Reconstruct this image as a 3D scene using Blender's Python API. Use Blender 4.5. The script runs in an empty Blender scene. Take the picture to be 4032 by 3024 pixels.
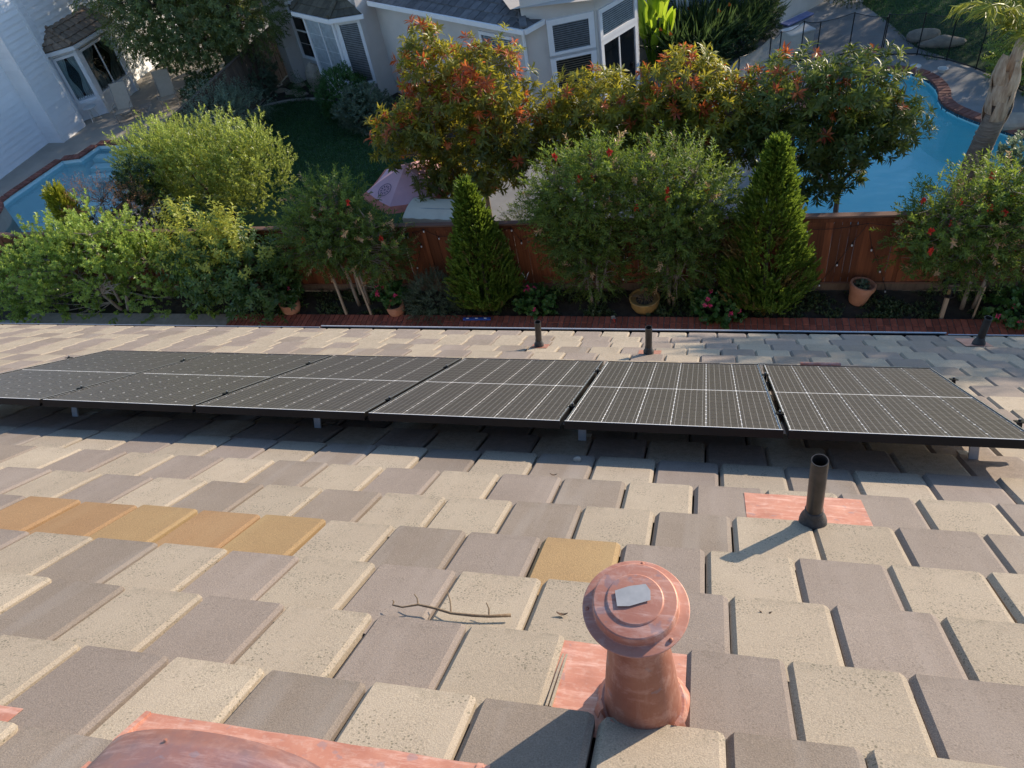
import bpy, math, random
import numpy as np
from mathutils import Vector, Matrix, noise

# ------------------------------------------------------------------ camera, sky, sun, exposure
SC = bpy.context.scene
COL = SC.collection
CAM_H = 10.5
PITCH, ROLL, YAW = 0.763326, -0.211274, -0.341575
AL = 0.580073                       # roof pitch
SA, CA = math.sin(AL), math.cos(AL)

def camera():
    f = Vector((math.sin(YAW) * math.cos(PITCH), math.cos(YAW) * math.cos(PITCH), -math.sin(PITCH)))
    rt = Vector((math.cos(YAW), -math.sin(YAW), 0)); up = rt.cross(f)
    R = rt * math.cos(ROLL) + up * math.sin(ROLL); U = -rt * math.sin(ROLL) + up * math.cos(ROLL)
    cd = bpy.data.cameras.new('camera'); co = bpy.data.objects.new('camera', cd); COL.objects.link(co)
    m = Matrix((R, U, -f)).transposed().to_4x4(); m.translation = (0, 0, CAM_H); co.matrix_world = m
    cd.sensor_fit = 'HORIZONTAL'; cd.sensor_width = 36; cd.lens = 2993.86 / 4032 * 36
    cd.clip_start = .05; cd.clip_end = 500
    SC.camera = co
camera()
SUN_EL, SUN_AZ = math.radians(19.5), math.radians(42)      # azimuth from +Y towards +X
wd = bpy.data.worlds.new('World'); SC.world = wd; wd.use_nodes = True
nt = wd.node_tree; bg = nt.nodes['Background']
sky = nt.nodes.new('ShaderNodeTexSky'); sky.sky_type = 'NISHITA'; sky.sun_disc = False
sky.sun_elevation = SUN_EL; sky.sun_rotation = SUN_AZ; sky.dust_density = 0.2; sky.ozone_density = 3.0; sky.air_density = 1.0
nt.links.new(sky.outputs[0], bg.inputs[0]); bg.inputs[1].default_value = 0.15
sl = bpy.data.lights.new('sun', 'SUN'); so = bpy.data.objects.new('sun', sl); COL.objects.link(so)
sl.energy = 4.0; sl.angle = math.radians(.5); sl.color = (1, .85, .66)
sd = Vector((math.sin(SUN_AZ) * math.cos(SUN_EL), math.cos(SUN_AZ) * math.cos(SUN_EL), math.sin(SUN_EL)))
so.rotation_euler = sd.to_track_quat('Z', 'Y').to_euler(); so.location = (20, 20, 30)
SC.view_settings.view_transform = 'Standard'; SC.view_settings.look = 'None'
SC.view_settings.exposure = 0.84; SC.view_settings.gamma = 1
SC.cycles.max_bounces = 7; SC.cycles.transparent_max_bounces = 12; SC.cycles.diffuse_bounces = 4
SC.cycles.sample_clamp_indirect = 6

random.seed(11); rng = np.random.default_rng(11)
PI = math.pi

# ------------------------------------------------------------------ materials
def lin(c):
    return tuple((x / 12.92 if x <= .04045 else ((x + .055) / 1.055) ** 2.4) for x in c)
MATS = {}
def newmat(name):
    m = bpy.data.materials.new(name); m.use_nodes = True; MATS[name] = m
    return m, m.node_tree, m.node_tree.nodes['Principled BSDF']
def N(nt, t, **kw):
    n = nt.nodes.new('ShaderNode' + t)
    for k, v in kw.items(): setattr(n, k, v)
    return n
def mixc(nt, a, b, f, mode='MIX'):
    n = nt.nodes.new('ShaderNodeMix'); n.data_type = 'RGBA'; n.blend_type = mode
    for s, v in ((n.inputs[0], f), (n.inputs[6], a), (n.inputs[7], b)):
        if hasattr(v, 'links') or hasattr(v, 'is_linked'): nt.links.new(v, s)
        else: s.default_value = v if not isinstance(v, tuple) else (*v, 1)
    return n.outputs[2]
def ramp(nt, src, p0, p1, v0=0., v1=1.):
    n = N(nt, 'MapRange'); n.inputs[1].default_value = p0; n.inputs[2].default_value = p1
    n.inputs[3].default_value = v0; n.inputs[4].default_value = v1; nt.links.new(src, n.inputs[0]); return n.outputs[0]
def coords(nt, rnd=True, scale=(1, 1, 1)):
    tc = N(nt, 'TexCoord'); mp = N(nt, 'Mapping'); mp.inputs[3].default_value = scale
    if rnd:
        oi = N(nt, 'ObjectInfo'); mu = N(nt, 'Math', operation='MULTIPLY'); mu.inputs[1].default_value = 37.
        nt.links.new(oi.outputs['Random'], mu.inputs[0])
        va = N(nt, 'VectorMath', operation='ADD'); nt.links.new(tc.outputs['Object'], va.inputs[0]); nt.links.new(mu.outputs[0], va.inputs[1])
        nt.links.new(va.outputs[0], mp.inputs[0])
    else: nt.links.new(tc.outputs['Object'], mp.inputs[0])
    return mp.outputs[0]
def noi(nt, co, scale, detail=4, rough=.6):
    n = N(nt, 'TexNoise'); n.inputs['Scale'].default_value = scale; n.inputs['Detail'].default_value = detail
    n.inputs['Roughness'].default_value = rough; nt.links.new(co, n.inputs['Vector']); return n.outputs['Fac']
def bump(nt, b, h, strength, dist=.01):
    n = N(nt, 'Bump'); n.inputs['Strength'].default_value = strength; n.inputs['Distance'].default_value = dist
    nt.links.new(h, n.inputs['Height']); nt.links.new(n.outputs[0], b.inputs['Normal'])
def pm(name, c1, c2=None, scale=8., rough=.6, metal=0., spec=.4, bs=0., bscale=None, stretch=(1, 1, 1), objvar=0., lo=.35, hi=.65):
    """two-tone noise material"""
    m, nt, b = newmat(name)
    b.inputs['Roughness'].default_value = rough; b.inputs['Metallic'].default_value = metal; b.inputs['Specular IOR Level'].default_value = spec
    c2 = c2 or tuple(x * .75 for x in c1)
    co = coords(nt, True, stretch)
    f = ramp(nt, noi(nt, co, scale), lo, hi)
    out = mixc(nt, c1, c2, f)
    if objvar:
        oi = N(nt, 'ObjectInfo'); k = ramp(nt, oi.outputs['Random'], 0, 1, 1 - objvar, 1 + objvar)
        vm = N(nt, 'VectorMath', operation='SCALE'); nt.links.new(out, vm.inputs[0]); nt.links.new(k, vm.inputs['Scale']); out = vm.outputs[0]
    nt.links.new(out, b.inputs['Base Color'])
    if bs: bump(nt, b, noi(nt, co, bscale or scale * 4), bs)
    return m

def tile_mat(name, ca_, cb_, speck, nspeck, streak=None, sk_lo=.60, stain=.35):
    m, nt, b = newmat(name)
    co = coords(nt); b.inputs['Roughness'].default_value = .8; b.inputs['Specular IOR Level'].default_value = .25
    big = ramp(nt, noi(nt, co, 3.0, 3), .3, .7)
    out = mixc(nt, ca_, cb_, big)
    # fine sand grain
    g = noi(nt, co, 260, 3, .7)
    out = mixc(nt, out, mixc(nt, (.02, .02, .02), (1.25, 1.22, 1.15), ramp(nt, g, .3, .72)), .28, 'OVERLAY')
    # run-down streaks along the slope
    cs = coords(nt, True, (1, .06, 1)); s = ramp(nt, noi(nt, cs, 9, 2), .52, .66)
    sc_ = streak or tuple(x * 1.22 for x in ca_)
    ms = N(nt, 'Math', operation='MULTIPLY'); ms.inputs[1].default_value = .36; nt.links.new(s, ms.inputs[0])
    out = mixc(nt, out, sc_, ms.outputs[0])
    # lichen specks
    v = N(nt, 'TexVoronoi'); v.inputs['Scale'].default_value = 95; nt.links.new(co, v.inputs['Vector'])
    near = ramp(nt, v.outputs['Distance'], .22, .36, 1, 0)
    pick = ramp(nt, noi(nt, co, 9, 3, .6), sk_lo - .04, sk_lo + .1, 0, nspeck)
    mm = N(nt, 'Math', operation='MULTIPLY'); nt.links.new(near, mm.inputs[0]); nt.links.new(pick, mm.inputs[1])
    out = mixc(nt, out, speck, mm.outputs[0])
    # dirt grown over the lower edge (local y just below 0)
    tc = N(nt, 'TexCoord'); sep = N(nt, 'SeparateXYZ'); nt.links.new(tc.outputs['Object'], sep.inputs[0])
    e = ramp(nt, sep.outputs['Y'], -.07, .0, 0, 1)
    en = N(nt, 'Math', operation='MULTIPLY'); nt.links.new(e, en.inputs[0]); nt.links.new(ramp(nt, noi(nt, co, 30, 4, .7), .45, .62, 0, stain), en.inputs[1])
    out = mixc(nt, out, speck, en.outputs[0])
    oi = N(nt, 'ObjectInfo'); k = ramp(nt, oi.outputs['Random'], 0, 1, .9, 1.1)
    vm = N(nt, 'VectorMath', operation='SCALE'); nt.links.new(out, vm.inputs[0]); nt.links.new(k, vm.inputs['Scale'])
    nt.links.new(vm.outputs[0], b.inputs['Base Color'])
    bump(nt, b, g, .45, .004)
    return m

def leaf_mat(name, dark, light, trans=.4, rough=.42, tl=None):
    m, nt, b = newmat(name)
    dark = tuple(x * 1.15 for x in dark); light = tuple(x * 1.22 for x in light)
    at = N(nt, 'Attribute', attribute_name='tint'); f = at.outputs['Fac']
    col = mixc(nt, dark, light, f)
    nt.links.new(col, b.inputs['Base Color']); b.inputs['Roughness'].default_value = rough; b.inputs['Specular IOR Level'].default_value = .45
    t = N(nt, 'BsdfTranslucent')
    tcol = mixc(nt, col, tl or tuple(min(1, x * 2.6) for x in light), .6)
    nt.links.new(tcol, t.inputs['Color'])
    mx = N(nt, 'MixShader'); mx.inputs[0].default_value = trans
    nt.links.new(b.outputs[0], mx.inputs[1]); nt.links.new(t.outputs[0], mx.inputs[2])
    nt.links.new(mx.outputs[0], nt.nodes['Material Output'].inputs[0])
    return m

def glass_mat(name, tint=(.9, .95, 1), refl=1.0):
    m, nt, b = newmat(name)
    tr = N(nt, 'BsdfTransparent'); tr.inputs[0].default_value = (*tint, 1)
    gl = N(nt, 'BsdfGlossy'); gl.inputs['Roughness'].default_value = .02
    fr = N(nt, 'Fresnel'); fr.inputs[0].default_value = 1.6
    mx = N(nt, 'MixShader'); nt.links.new(fr.outputs[0], mx.inputs[0]); nt.links.new(tr.outputs[0], mx.inputs[1]); nt.links.new(gl.outputs[0], mx.inputs[2])
    nt.links.new(mx.outputs[0], nt.nodes['Material Output'].inputs[0])
    return m
def water_mat(name, tint):
    m, nt, b = newmat(name)
    tr = N(nt, 'BsdfTransparent'); tr.inputs[0].default_value = (*tint, 1)
    gl = N(nt, 'BsdfGlossy'); gl.inputs['Roughness'].default_value = .03
    fr = N(nt, 'Fresnel'); fr.inputs[0].default_value = 1.33
    co = coords(nt, False, (1, 1.6, 1)); bn = N(nt, 'Bump'); bn.inputs['Strength'].default_value = .35; bn.inputs['Distance'].default_value = .05
    nt.links.new(noi(nt, co, 2.2, 3, .5), bn.inputs['Height']); nt.links.new(bn.outputs[0], gl.inputs['Normal']); nt.links.new(bn.outputs[0], fr.inputs['Normal'])
    mx = N(nt, 'MixShader'); nt.links.new(fr.outputs[0], mx.inputs[0]); nt.links.new(tr.outputs[0], mx.inputs[1]); nt.links.new(gl.outputs[0], mx.inputs[2])
    nt.links.new(mx.outputs[0], nt.nodes['Material Output'].inputs[0])
    return m
def net_mat(name, col, clear):
    m, nt, b = newmat(name)
    b.inputs['Base Color'].default_value = (*col, 1); b.inputs['Roughness'].default_value = .7
    tr = N(nt, 'BsdfTransparent'); mx = N(nt, 'MixShader'); mx.inputs[0].default_value = clear
    nt.links.new(b.outputs[0], mx.inputs[1]); nt.links.new(tr.outputs[0], mx.inputs[2])
    nt.links.new(mx.outputs[0], nt.nodes['Material Output'].inputs[0])
    return m
def cell_mat():
    m, nt, b = newmat('solar_cell')
    tc = N(nt, 'TexCoord'); sep = N(nt, 'SeparateXYZ'); nt.links.new(tc.outputs['Object'], sep.inputs[0])
    mu = N(nt, 'Math', operation='MULTIPLY'); mu.inputs[1].default_value = 1 / .0331; nt.links.new(sep.outputs['X'], mu.inputs[0])
    ad = N(nt, 'Math', operation='ADD'); ad.inputs[1].default_value = .5 + 20; nt.links.new(mu.outputs[0], ad.inputs[0])
    fr = N(nt, 'Math', operation='FRACT'); nt.links.new(ad.outputs[0], fr.inputs[0])
    su = N(nt, 'Math', operation='SUBTRACT'); su.inputs[1].default_value = .5; nt.links.new(fr.outputs[0], su.inputs[0])
    ab = N(nt, 'Math', operation='ABSOLUTE'); nt.links.new(su.outputs[0], ab.inputs[0])
    lt = ramp(nt, ab.outputs[0], .028, .05, 1, 0)
    base = mixc(nt, (.052, .046, .042), (.062, .055, .050), ramp(nt, noi(nt, coords(nt), 14), .3, .7))
    ml = N(nt, 'Math', operation='MULTIPLY'); ml.inputs[1].default_value = .6; nt.links.new(lt, ml.inputs[0])
    nt.links.new(mixc(nt, base, (.30, .29, .28), ml.outputs[0]), b.inputs['Base Color'])
    b.inputs['Roughness'].default_value = .38; b.inputs['Specular IOR Level'].default_value = .22
    return m

def copper_mat(name, c1, c2, c3, rough=.55):
    m, nt, b = newmat(name)
    co = coords(nt, False); b.inputs['Roughness'].default_value = rough; b.inputs['Metallic'].default_value = .15; b.inputs['Specular IOR Level'].default_value = .4
    f = ramp(nt, noi(nt, co, 9, 5, .65), .35, .65)
    out = mixc(nt, c1, c2, f)
    cs = coords(nt, False, (1, 1, .12)); out = mixc(nt, out, c3, ramp(nt, noi(nt, cs, 40, 4, .7), .52, .72, 0, .55))
    c4 = coords(nt, False, (.35, 2.2, 1)); out = mixc(nt, out, tuple(min(.8, x * 1.25 + .10) for x in c3), ramp(nt, noi(nt, c4, 13, 6, .75), .50, .70, 0, .55))
    out = mixc(nt, out, tuple(x * .55 for x in c2), ramp(nt, noi(nt, co, 5, 4, .6), .56, .74, 0, .55))
    sp = ramp(nt, noi(nt, co, 22, 3, .5), .64, .68, 0, .45)
    out = mixc(nt, out, (.22, .19, .22), sp)
    nt.links.new(out, b.inputs['Base Color']); bump(nt, b, noi(nt, co, 18, 4), .12, .01)
    return m

M = MATS
def materials():
    tile_mat('tile_beige', (.285, .237, .185), (.318, .268, .210), (.14, .125, .09), .85, sk_lo=.50)
    tile_mat('tile_mauve', (.196, .160, .138), (.224, .186, .162), (.13, .105, .085), .6, streak=(.265, .222, .195), sk_lo=.56)
    tile_mat('tile_grey', (.182, .148, .122), (.212, .176, .148), (.12, .10, .08), .5, streak=(.275, .245, .222), sk_lo=.58)
    tile_mat('tile_tan', (.265, .180, .092), (.235, .155, .08), (.20, .14, .08), .5, streak=(.31, .225, .115), sk_lo=.55)
    tile_mat('tile_rust', (.225, .135, .070), (.255, .160, .085), (.18, .12, .07), .5, streak=(.28, .185, .10), sk_lo=.55)
    pm('underlay', (.04, .036, .033), rough=.9)
    cell_mat()
    pm('backsheet', (.80, .80, .80), (.76, .76, .76), rough=.35, spec=.4)
    pm('frame_black', (.014, .013, .014), rough=.35, metal=.5)
    pm('aluminium', (.55, .56, .58), (.45, .46, .48), 20, rough=.35, metal=.9)
    pm('galvanised', (.42, .43, .44), (.33, .34, .35), 14, rough=.45, metal=.7)
    copper_mat('copper', (.345, .148, .098), (.27, .102, .068), (.42, .235, .185))
    copper_mat('copper_blue', (.30, .135, .105), (.20, .12, .125), (.34, .20, .18), .36)  # bluish second tone: patina plus the hood's blue reflection put into the colour
    copper_mat('copper_pale', (.47, .215, .150), (.40, .160, .110), (.55, .36, .30))
    pm('sticker', (.42, .41, .40), (.34, .335, .33), 30, rough=.5)
    pm('pipe_black', (.030, .026, .023), (.05, .043, .038), 25, rough=.38)
    pm('rubber', (.035, .035, .036), (.07, .07, .07), 30, rough=.6, bs=.3)
    pm('gutter_white', (.60, .61, .63), (.5, .51, .53), 6, rough=.35, spec=.5)
    pm('gutter_dark', (.02, .02, .022), rough=.5)
    pm('twig', (.16, .105, .06), (.22, .16, .10), 40, rough=.8, bs=.4)
    pm('pebble', (.42, .38, .32), rough=.9, bs=.3)
    pm('dry_leaf', (.12, .07, .04), rough=.8)
    pm('stucco', (.62, .58, .54), (.58, .54, .50), 2., rough=.9, bs=.5, bscale=90)
    pm('stucco_warm', (.50, .45, .39), (.46, .41, .36), 2., rough=.9, bs=.5, bscale=90)
    pm('white_trim', (.82, .82, .83), (.77, .77, .78), 5, rough=.45)
    pm('siding', (.80, .81, .83), (.77, .78, .80), 3, rough=.6, objvar=.04)
    pm('roof_grey', (.085, .085, .09), (.13, .13, .135), 5, rough=.85, bs=.4, objvar=.25)
    pm('roof_moss', (.075, .07, .055), (.11, .10, .075), 6, rough=.9, bs=.5, objvar=.25)
    pm('roof_clay', (.20, .145, .105), (.27, .205, .15), 6, rough=.85, bs=.4, objvar=.2)
    pm('dark_room', (.012, .012, .014), rough=.9)
    pm('curtain', (.36, .43, .42), (.28, .35, .34), 5, rough=.9, stretch=(14, 14, .4))
    pm('blind', (.62, .64, .66), rough=.6)
    pm('blind_tan', (.55, .50, .38), rough=.6)
    glass_mat('glass')
    pm('concrete', (.37, .33, .28), (.31, .28, .24), 1.6, rough=.85, bs=.25, bscale=60)
    pm('concrete_grey', (.27, .265, .26), (.22, .215, .21), 2., rough=.9, bs=.25, bscale=60)
    pm('soil', (.030, .024, .018), (.05, .042, .032), 8, rough=1, bs=.8, bscale=20)
    pm('lawn_soil', (.022, .055, .020), (.035, .075, .024), 5, rough=1)
    pm('brick', (.30, .085, .05), (.22, .062, .04), 9, rough=.85, bs=.4, bscale=60, objvar=.28)
    pm('brick_coping', (.24, .095, .07), (.17, .07, .055), 9, rough=.8, bs=.3, bscale=60, objvar=.25)
    pm('mortar', (.30, .27, .24), rough=.95)
    pm('fence_board', (.215, .070, .028), (.135, .042, .018), 3.2, rough=.75, bs=.3, bscale=30, stretch=(7, 7, .35), objvar=.48)
    pm('fence_cap', (.13, .075, .055), (.19, .10, .07), 3, rough=.8, bs=.3, stretch=(.3, 5, 5))
    pm('old_wood', (.15, .105, .075), (.09, .066, .05), 4, rough=.9, bs=.4, stretch=(6, 6, .4), objvar=.25)
    pm('terracotta', (.42, .185, .105), (.50, .255, .165), 6, rough=.8, bs=.3, lo=.4, hi=.75)
    pm('ochre_glaze', (.34, .215, .075), (.26, .16, .06), 6, rough=.5)
    pm('stake_wood', (.35, .26, .18), (.27, .2, .14), 8, rough=.85, stretch=(6, 6, .5))
    pm('bark_pale', (.30, .255, .215), (.19, .155, .125), 12, rough=.9, bs=.5, stretch=(1, 1, .35))
    pm('bark_dark', (.105, .08, .06), (.065, .05, .04), 12, rough=.9, bs=.5, stretch=(1, 1, .35))
    pm('bark_palm', (.27, .22, .17), (.15, .115, .09), 9, rough=.85, bs=.6, stretch=(.6, .6, 3))
    pm('palm_husk', (.47, .38, .29), (.28, .20, .14), 7, rough=.85, bs=.5, stretch=(3, 3, .5))
    pm('plaster_teal', (.62, .86, .88), (.58, .82, .85), 2, rough=.8)
    pm('plaster_cyan', (.48, .90, .90), (.40, .86, .88), 2, rough=.8)
    pm('pool_tile', (.03, .07, .11), (.05, .11, .15), 6, rough=.25, objvar=.3)
    water_mat('water', (.84, .99, 1)); water_mat('water_left', (.86, .97, .98))
    net_mat('net_black', (.02, .022, .022), .66)
    net_mat('net_pale', (.5, .47, .42), .45)
    pm('pole_black', (.012, .012, .013), rough=.4)
    pm('rock', (.44, .36, .27), (.30, .25, .20), 4, rough=.9, bs=.7, bscale=9)
    pm('sling', (.50, .42, .33), (.45, .38, .30), 12, rough=.8)
    pm('chair_frame', (.40, .35, .30), rough=.4, metal=.3)
    pm('table_steel', (.25, .25, .25), rough=.35, metal=.3)
    pm('umbrella_pink', (.68, .40, .45), (.62, .36, .41), 3, rough=.8)
    pm('umbrella_coral', (.62, .20, .14), rough=.8)
    pm('canvas_cream', (.72, .65, .52), (.66, .59, .47), 4, rough=.8)
    pm('ink_blue', (.02, .03, .10), rough=.6)
    pm('white_plastic', (.62, .62, .60), (.55, .55, .53), 5, rough=.4)
    pm('board_blue', (.19, .22, .42), (.12, .15, .33), 4, rough=.5)
    pm('level_blue', (.03, .09, .38), rough=.35)
    pm('lantern_metal', (.055, .045, .038), (.085, .07, .06), 30, rough=.4, metal=.6)
    glass_mat('bulb_glass', (.96, .97, 1))
    pm('bulb_white', (.75, .76, .78), rough=.2, spec=.8)
    pm('hose', (.015, .016, .017), rough=.45)
    pm('flower_pink', (.75, .055, .19), (.80, .13, .28), 30, rough=.7)
    pm('flower_red', (.62, .035, .025), (.70, .075, .05), 40, rough=.7)
    pm('flower_orange', (.80, .17, .02), rough=.7)
    pm('flower_white', (.75, .72, .68), rough=.7)
    leaf_mat('leaf_redtip', (.030, .058, .016), (.19, .205, .028), .42, tl=(.75, .62, .045))
    leaf_mat('leaf_redtip_green', (.028, .055, .016), (.11, .145, .03), .34, tl=(.34, .40, .05))
    leaf_mat('leaf_redtip_new', (.28, .045, .025), (.36, .13, .03), .4, tl=(.85, .20, .05))
    leaf_mat('leaf_bottlebrush', (.028, .056, .014), (.115, .175, .030), .38, .58, tl=(.40, .52, .06))
    leaf_mat('leaf_podocarpus', (.045, .078, .020), (.28, .34, .075), .45, .34, tl=(.74, .82, .14))
    leaf_mat('leaf_hedge', (.045, .090, .022), (.25, .33, .075), .46, .32, tl=(.66, .82, .14))
    leaf_mat('leaf_lush', (.025, .060, .018), (.10, .165, .04), .36, tl=(.3, .45, .07))
    leaf_mat('leaf_yellow', (.030, .065, .016), (.34, .36, .06), .42, tl=(.8, .75, .10))
    leaf_mat('leaf_thuja', (.035, .075, .012), (.15, .215, .03), .35, tl=(.3, .42, .04))
    leaf_mat('leaf_thuja_brown', (.085, .06, .02), (.14, .10, .03), .3)
    leaf_mat('leaf_gold', (.09, .13, .015), (.26, .27, .03), .38, tl=(.6, .6, .05))
    leaf_mat('leaf_big', (.055, .088, .034), (.18, .22, .065), .36, tl=(.35, .40, .08))
    leaf_mat('leaf_dark', (.018, .040, .014), (.055, .09, .028), .3)
    leaf_mat('leaf_greygreen', (.055, .085, .055), (.12, .16, .10), .3)
    leaf_mat('leaf_lavender', (.035, .055, .030), (.075, .10, .06), .25)
    leaf_mat('leaf_geranium', (.025, .07, .018), (.06, .13, .03), .35)
    leaf_mat('leaf_banana', (.10, .20, .02), (.26, .40, .04), .5, tl=(.62, .8, .06))
    leaf_mat('leaf_nandina', (.16, .06, .035), (.24, .13, .06), .35)
    leaf_mat('leaf_palm', (.09, .13, .025), (.25, .28, .055), .42, tl=(.6, .6, .09))
    leaf_mat('leaf_grass', (.022, .065, .022), (.055, .12, .035), .3)
    leaf_mat('leaf_cover', (.028, .048, .018), (.07, .10, .035), .25)
    leaf_mat('leaf_dead', (.30, .17, .09), (.38, .24, .13), .3)
materials()

# ------------------------------------------------------------------ geometry helpers
def setp(o, label=None, cat=None, group=None, kind=None):
    if label: o['label'] = label
    if cat: o['category'] = cat
    if group: o['group'] = group
    if kind: o['kind'] = kind
    return o
def link(o, parent=None):
    COL.objects.link(o)
    if parent is not None: o.parent = parent
    return o
def thing(name, label, cat, loc=(0, 0, 0), rot=(0, 0, 0), group=None):
    o = bpy.data.objects.new(name, None); o.empty_display_size = .2; o.location = loc; o.rotation_euler = rot
    link(o); return setp(o, label, cat, group)
class MB:
    def __init__(s): s.V = []; s.F = []; s.M = []; s.n = 0
    def add(s, v, f, mi=0):
        s.V += [tuple(x) for x in v]; s.F += [tuple(i + s.n for i in q) for q in f]; s.M += [mi] * len(f); s.n += len(v); return s
    def box(s, c, d, rz=0, mi=0, mat=None):
        x, y, z = (k / 2 for k in d)
        v = [Vector((sx * x, sy * y, sz * z)) for sz in (-1, 1) for sy in (-1, 1) for sx in (-1, 1)]
        R = mat or Matrix.Rotation(rz, 3, 'Z'); v = [R @ p + Vector(c) for p in v]
        return s.add(v, [(0, 2, 3, 1), (4, 5, 7, 6), (0, 1, 5, 4), (2, 6, 7, 3), (0, 4, 6, 2), (1, 3, 7, 5)], mi)
    def bbox(s, c, d, b=.01, mi=0, mat=None):
        """box with bevelled top edges"""
        x, y, z = (k / 2 for k in d); b = min(b, x * .8, y * .8, z * .8)
        v = [(-x, -y, -z), (x, -y, -z), (x, y, -z), (-x, y, -z), (-x, -y, z - b), (x, -y, z - b), (x, y, z - b), (-x, y, z - b),
             (-x + b, -y + b, z), (x - b, -y + b, z), (x - b, y - b, z), (-x + b, y - b, z)]
        f = [(3, 2, 1, 0), (8, 9, 10, 11)] + [(i, (i + 1) % 4, 4 + (i + 1) % 4, 4 + i) for i in range(4)] + [(4 + i, 4 + (i + 1) % 4, 8 + (i + 1) % 4, 8 + i) for i in range(4)]
        R = mat or Matrix.Identity(3)
        return s.add([R @ Vector(p) + Vector(c) for p in v], f, mi)
    def tube(s, pts, rad, n=8, cap=True, mi=0):
        pts = [Vector(p) for p in pts]; m = len(pts)
        if not hasattr(rad, '__len__'): rad = [rad] * m
        ref = Vector((.31, .17, .93)); v = []; prev = None
        for i, p in enumerate(pts):
            d = (pts[min(i + 1, m - 1)] - pts[max(i - 1, 0)]).normalized()
            a = prev if prev is not None else (ref if abs(d.dot(ref)) < .95 else Vector((1, 0, 0)))
            a = (a - d * a.dot(d)).normalized(); prev = a; b_ = d.cross(a)
            v += [p + (a * math.cos(2 * PI * k / n) + b_ * math.sin(2 * PI * k / n)) * rad[i] for k in range(n)]
        f = [(i * n + k, i * n + (k + 1) % n, (i + 1) * n + (k + 1) % n, (i + 1) * n + k) for i in range(m - 1) for k in range(n)]
        if cap: f += [tuple(range(n))[::-1], tuple((m - 1) * n + k for k in range(n))]
        return s.add(v, f, mi)
    def lathe(s, prof, n=32, c=(0, 0, 0), mi=0, closed=False):
        v = [(c[0] + r * math.cos(2 * PI * k / n), c[1] + r * math.sin(2 * PI * k / n), c[2] + z) for r, z in prof for k in range(n)]
        m = len(prof); f = [(i * n + k, i * n + (k + 1) % n, ((i + 1) % m) * n + (k + 1) % n, ((i + 1) % m) * n + k) for i in range(m if closed else m - 1) for k in range(n)]
        if not closed:
            if prof[0][0] > 1e-4: f.append(tuple(range(n))[::-1])
            if prof[-1][0] > 1e-4: f.append(tuple((m - 1) * n + k for k in range(n)))
        return s.add(v, f, mi)
    def prism(s, poly, z0, z1, mi=0):
        n = len(poly); v = [(x, y, z0) for x, y in poly] + [(x, y, z1) for x, y in poly]
        return s.add(v, [tuple(range(n))[::-1], tuple(range(n, 2 * n))] + [(i, (i + 1) % n, n + (i + 1) % n, n + i) for i in range(n)], mi)
    def grid(s, fn, nu, nv, mi=0, wrap=False):
        v = [fn(i / (nu - 1) if not wrap else i / nu, j / (nv - 1)) for j in range(nv) for i in range(nu)]
        f = [(j * nu + i, j * nu + (i + 1) % nu, (j + 1) * nu + (i + 1) % nu, (j + 1) * nu + i) for j in range(nv - 1) for i in range(nu if wrap else nu - 1)]
        return s.add(v, f, mi)
    def ball(s, c, r, n=10, m=7, sq=(1, 1, 1), mi=0):
        def fn(u, w): 
            t = PI * w; return (c[0] + r * sq[0] * math.sin(t) * math.cos(2 * PI * u), c[1] + r * sq[1] * math.sin(t) * math.sin(2 * PI * u), c[2] + r * sq[2] * math.cos(t))
        return s.grid(fn, n, m, mi, True)
    def mesh(s, name, mats, smooth=False):
        me = bpy.data.meshes.new(name); me.from_pydata([tuple(p) for p in s.V], [], s.F); me.update()
        for m in mats: me.materials.append(M[m])
        me.polygons.foreach_set('material_index', s.M)
        if smooth: me.shade_smooth()
        return me
    def obj(s, name, mats, parent=None, loc=(0, 0, 0), rot=(0, 0, 0), smooth=False):
        if isinstance(mats, str): mats = [mats]
        o = bpy.data.objects.new(name, s.mesh(name, mats, smooth)); o.location = loc; o.rotation_euler = rot
        return link(o, parent)
def inst(name, me, parent, loc, rot=(0, 0, 0), mat=None, scale=None):
    o = bpy.data.objects.new(name, me); o.location = loc; o.rotation_euler = rot
    if scale: o.scale = scale
    link(o, parent)
    if mat: o.material_slots[0].link = 'OBJECT'; o.material_slots[0].material = M[mat]
    return o
def sharp(o, ang=35):
    me = o.data; me.shade_smooth()
    try: me.set_sharp_from_angle(angle=math.radians(ang))
    except Exception: pass
    return o
# ------------------------------------------------------------------ the ground and setting
def sheet(name, poly, z, mat, kind='structure', thick=.0):
    mb = MB(); n = len(poly); mb.add([(x, y, z) for x, y in poly], [tuple(range(n))])
    o = mb.obj(name, mat); o['kind'] = kind; return o
sheet('ground', [(-90, -40), (80, -40), (80, 110), (-90, 110)], -.02 - 1.6, 'soil')

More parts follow.
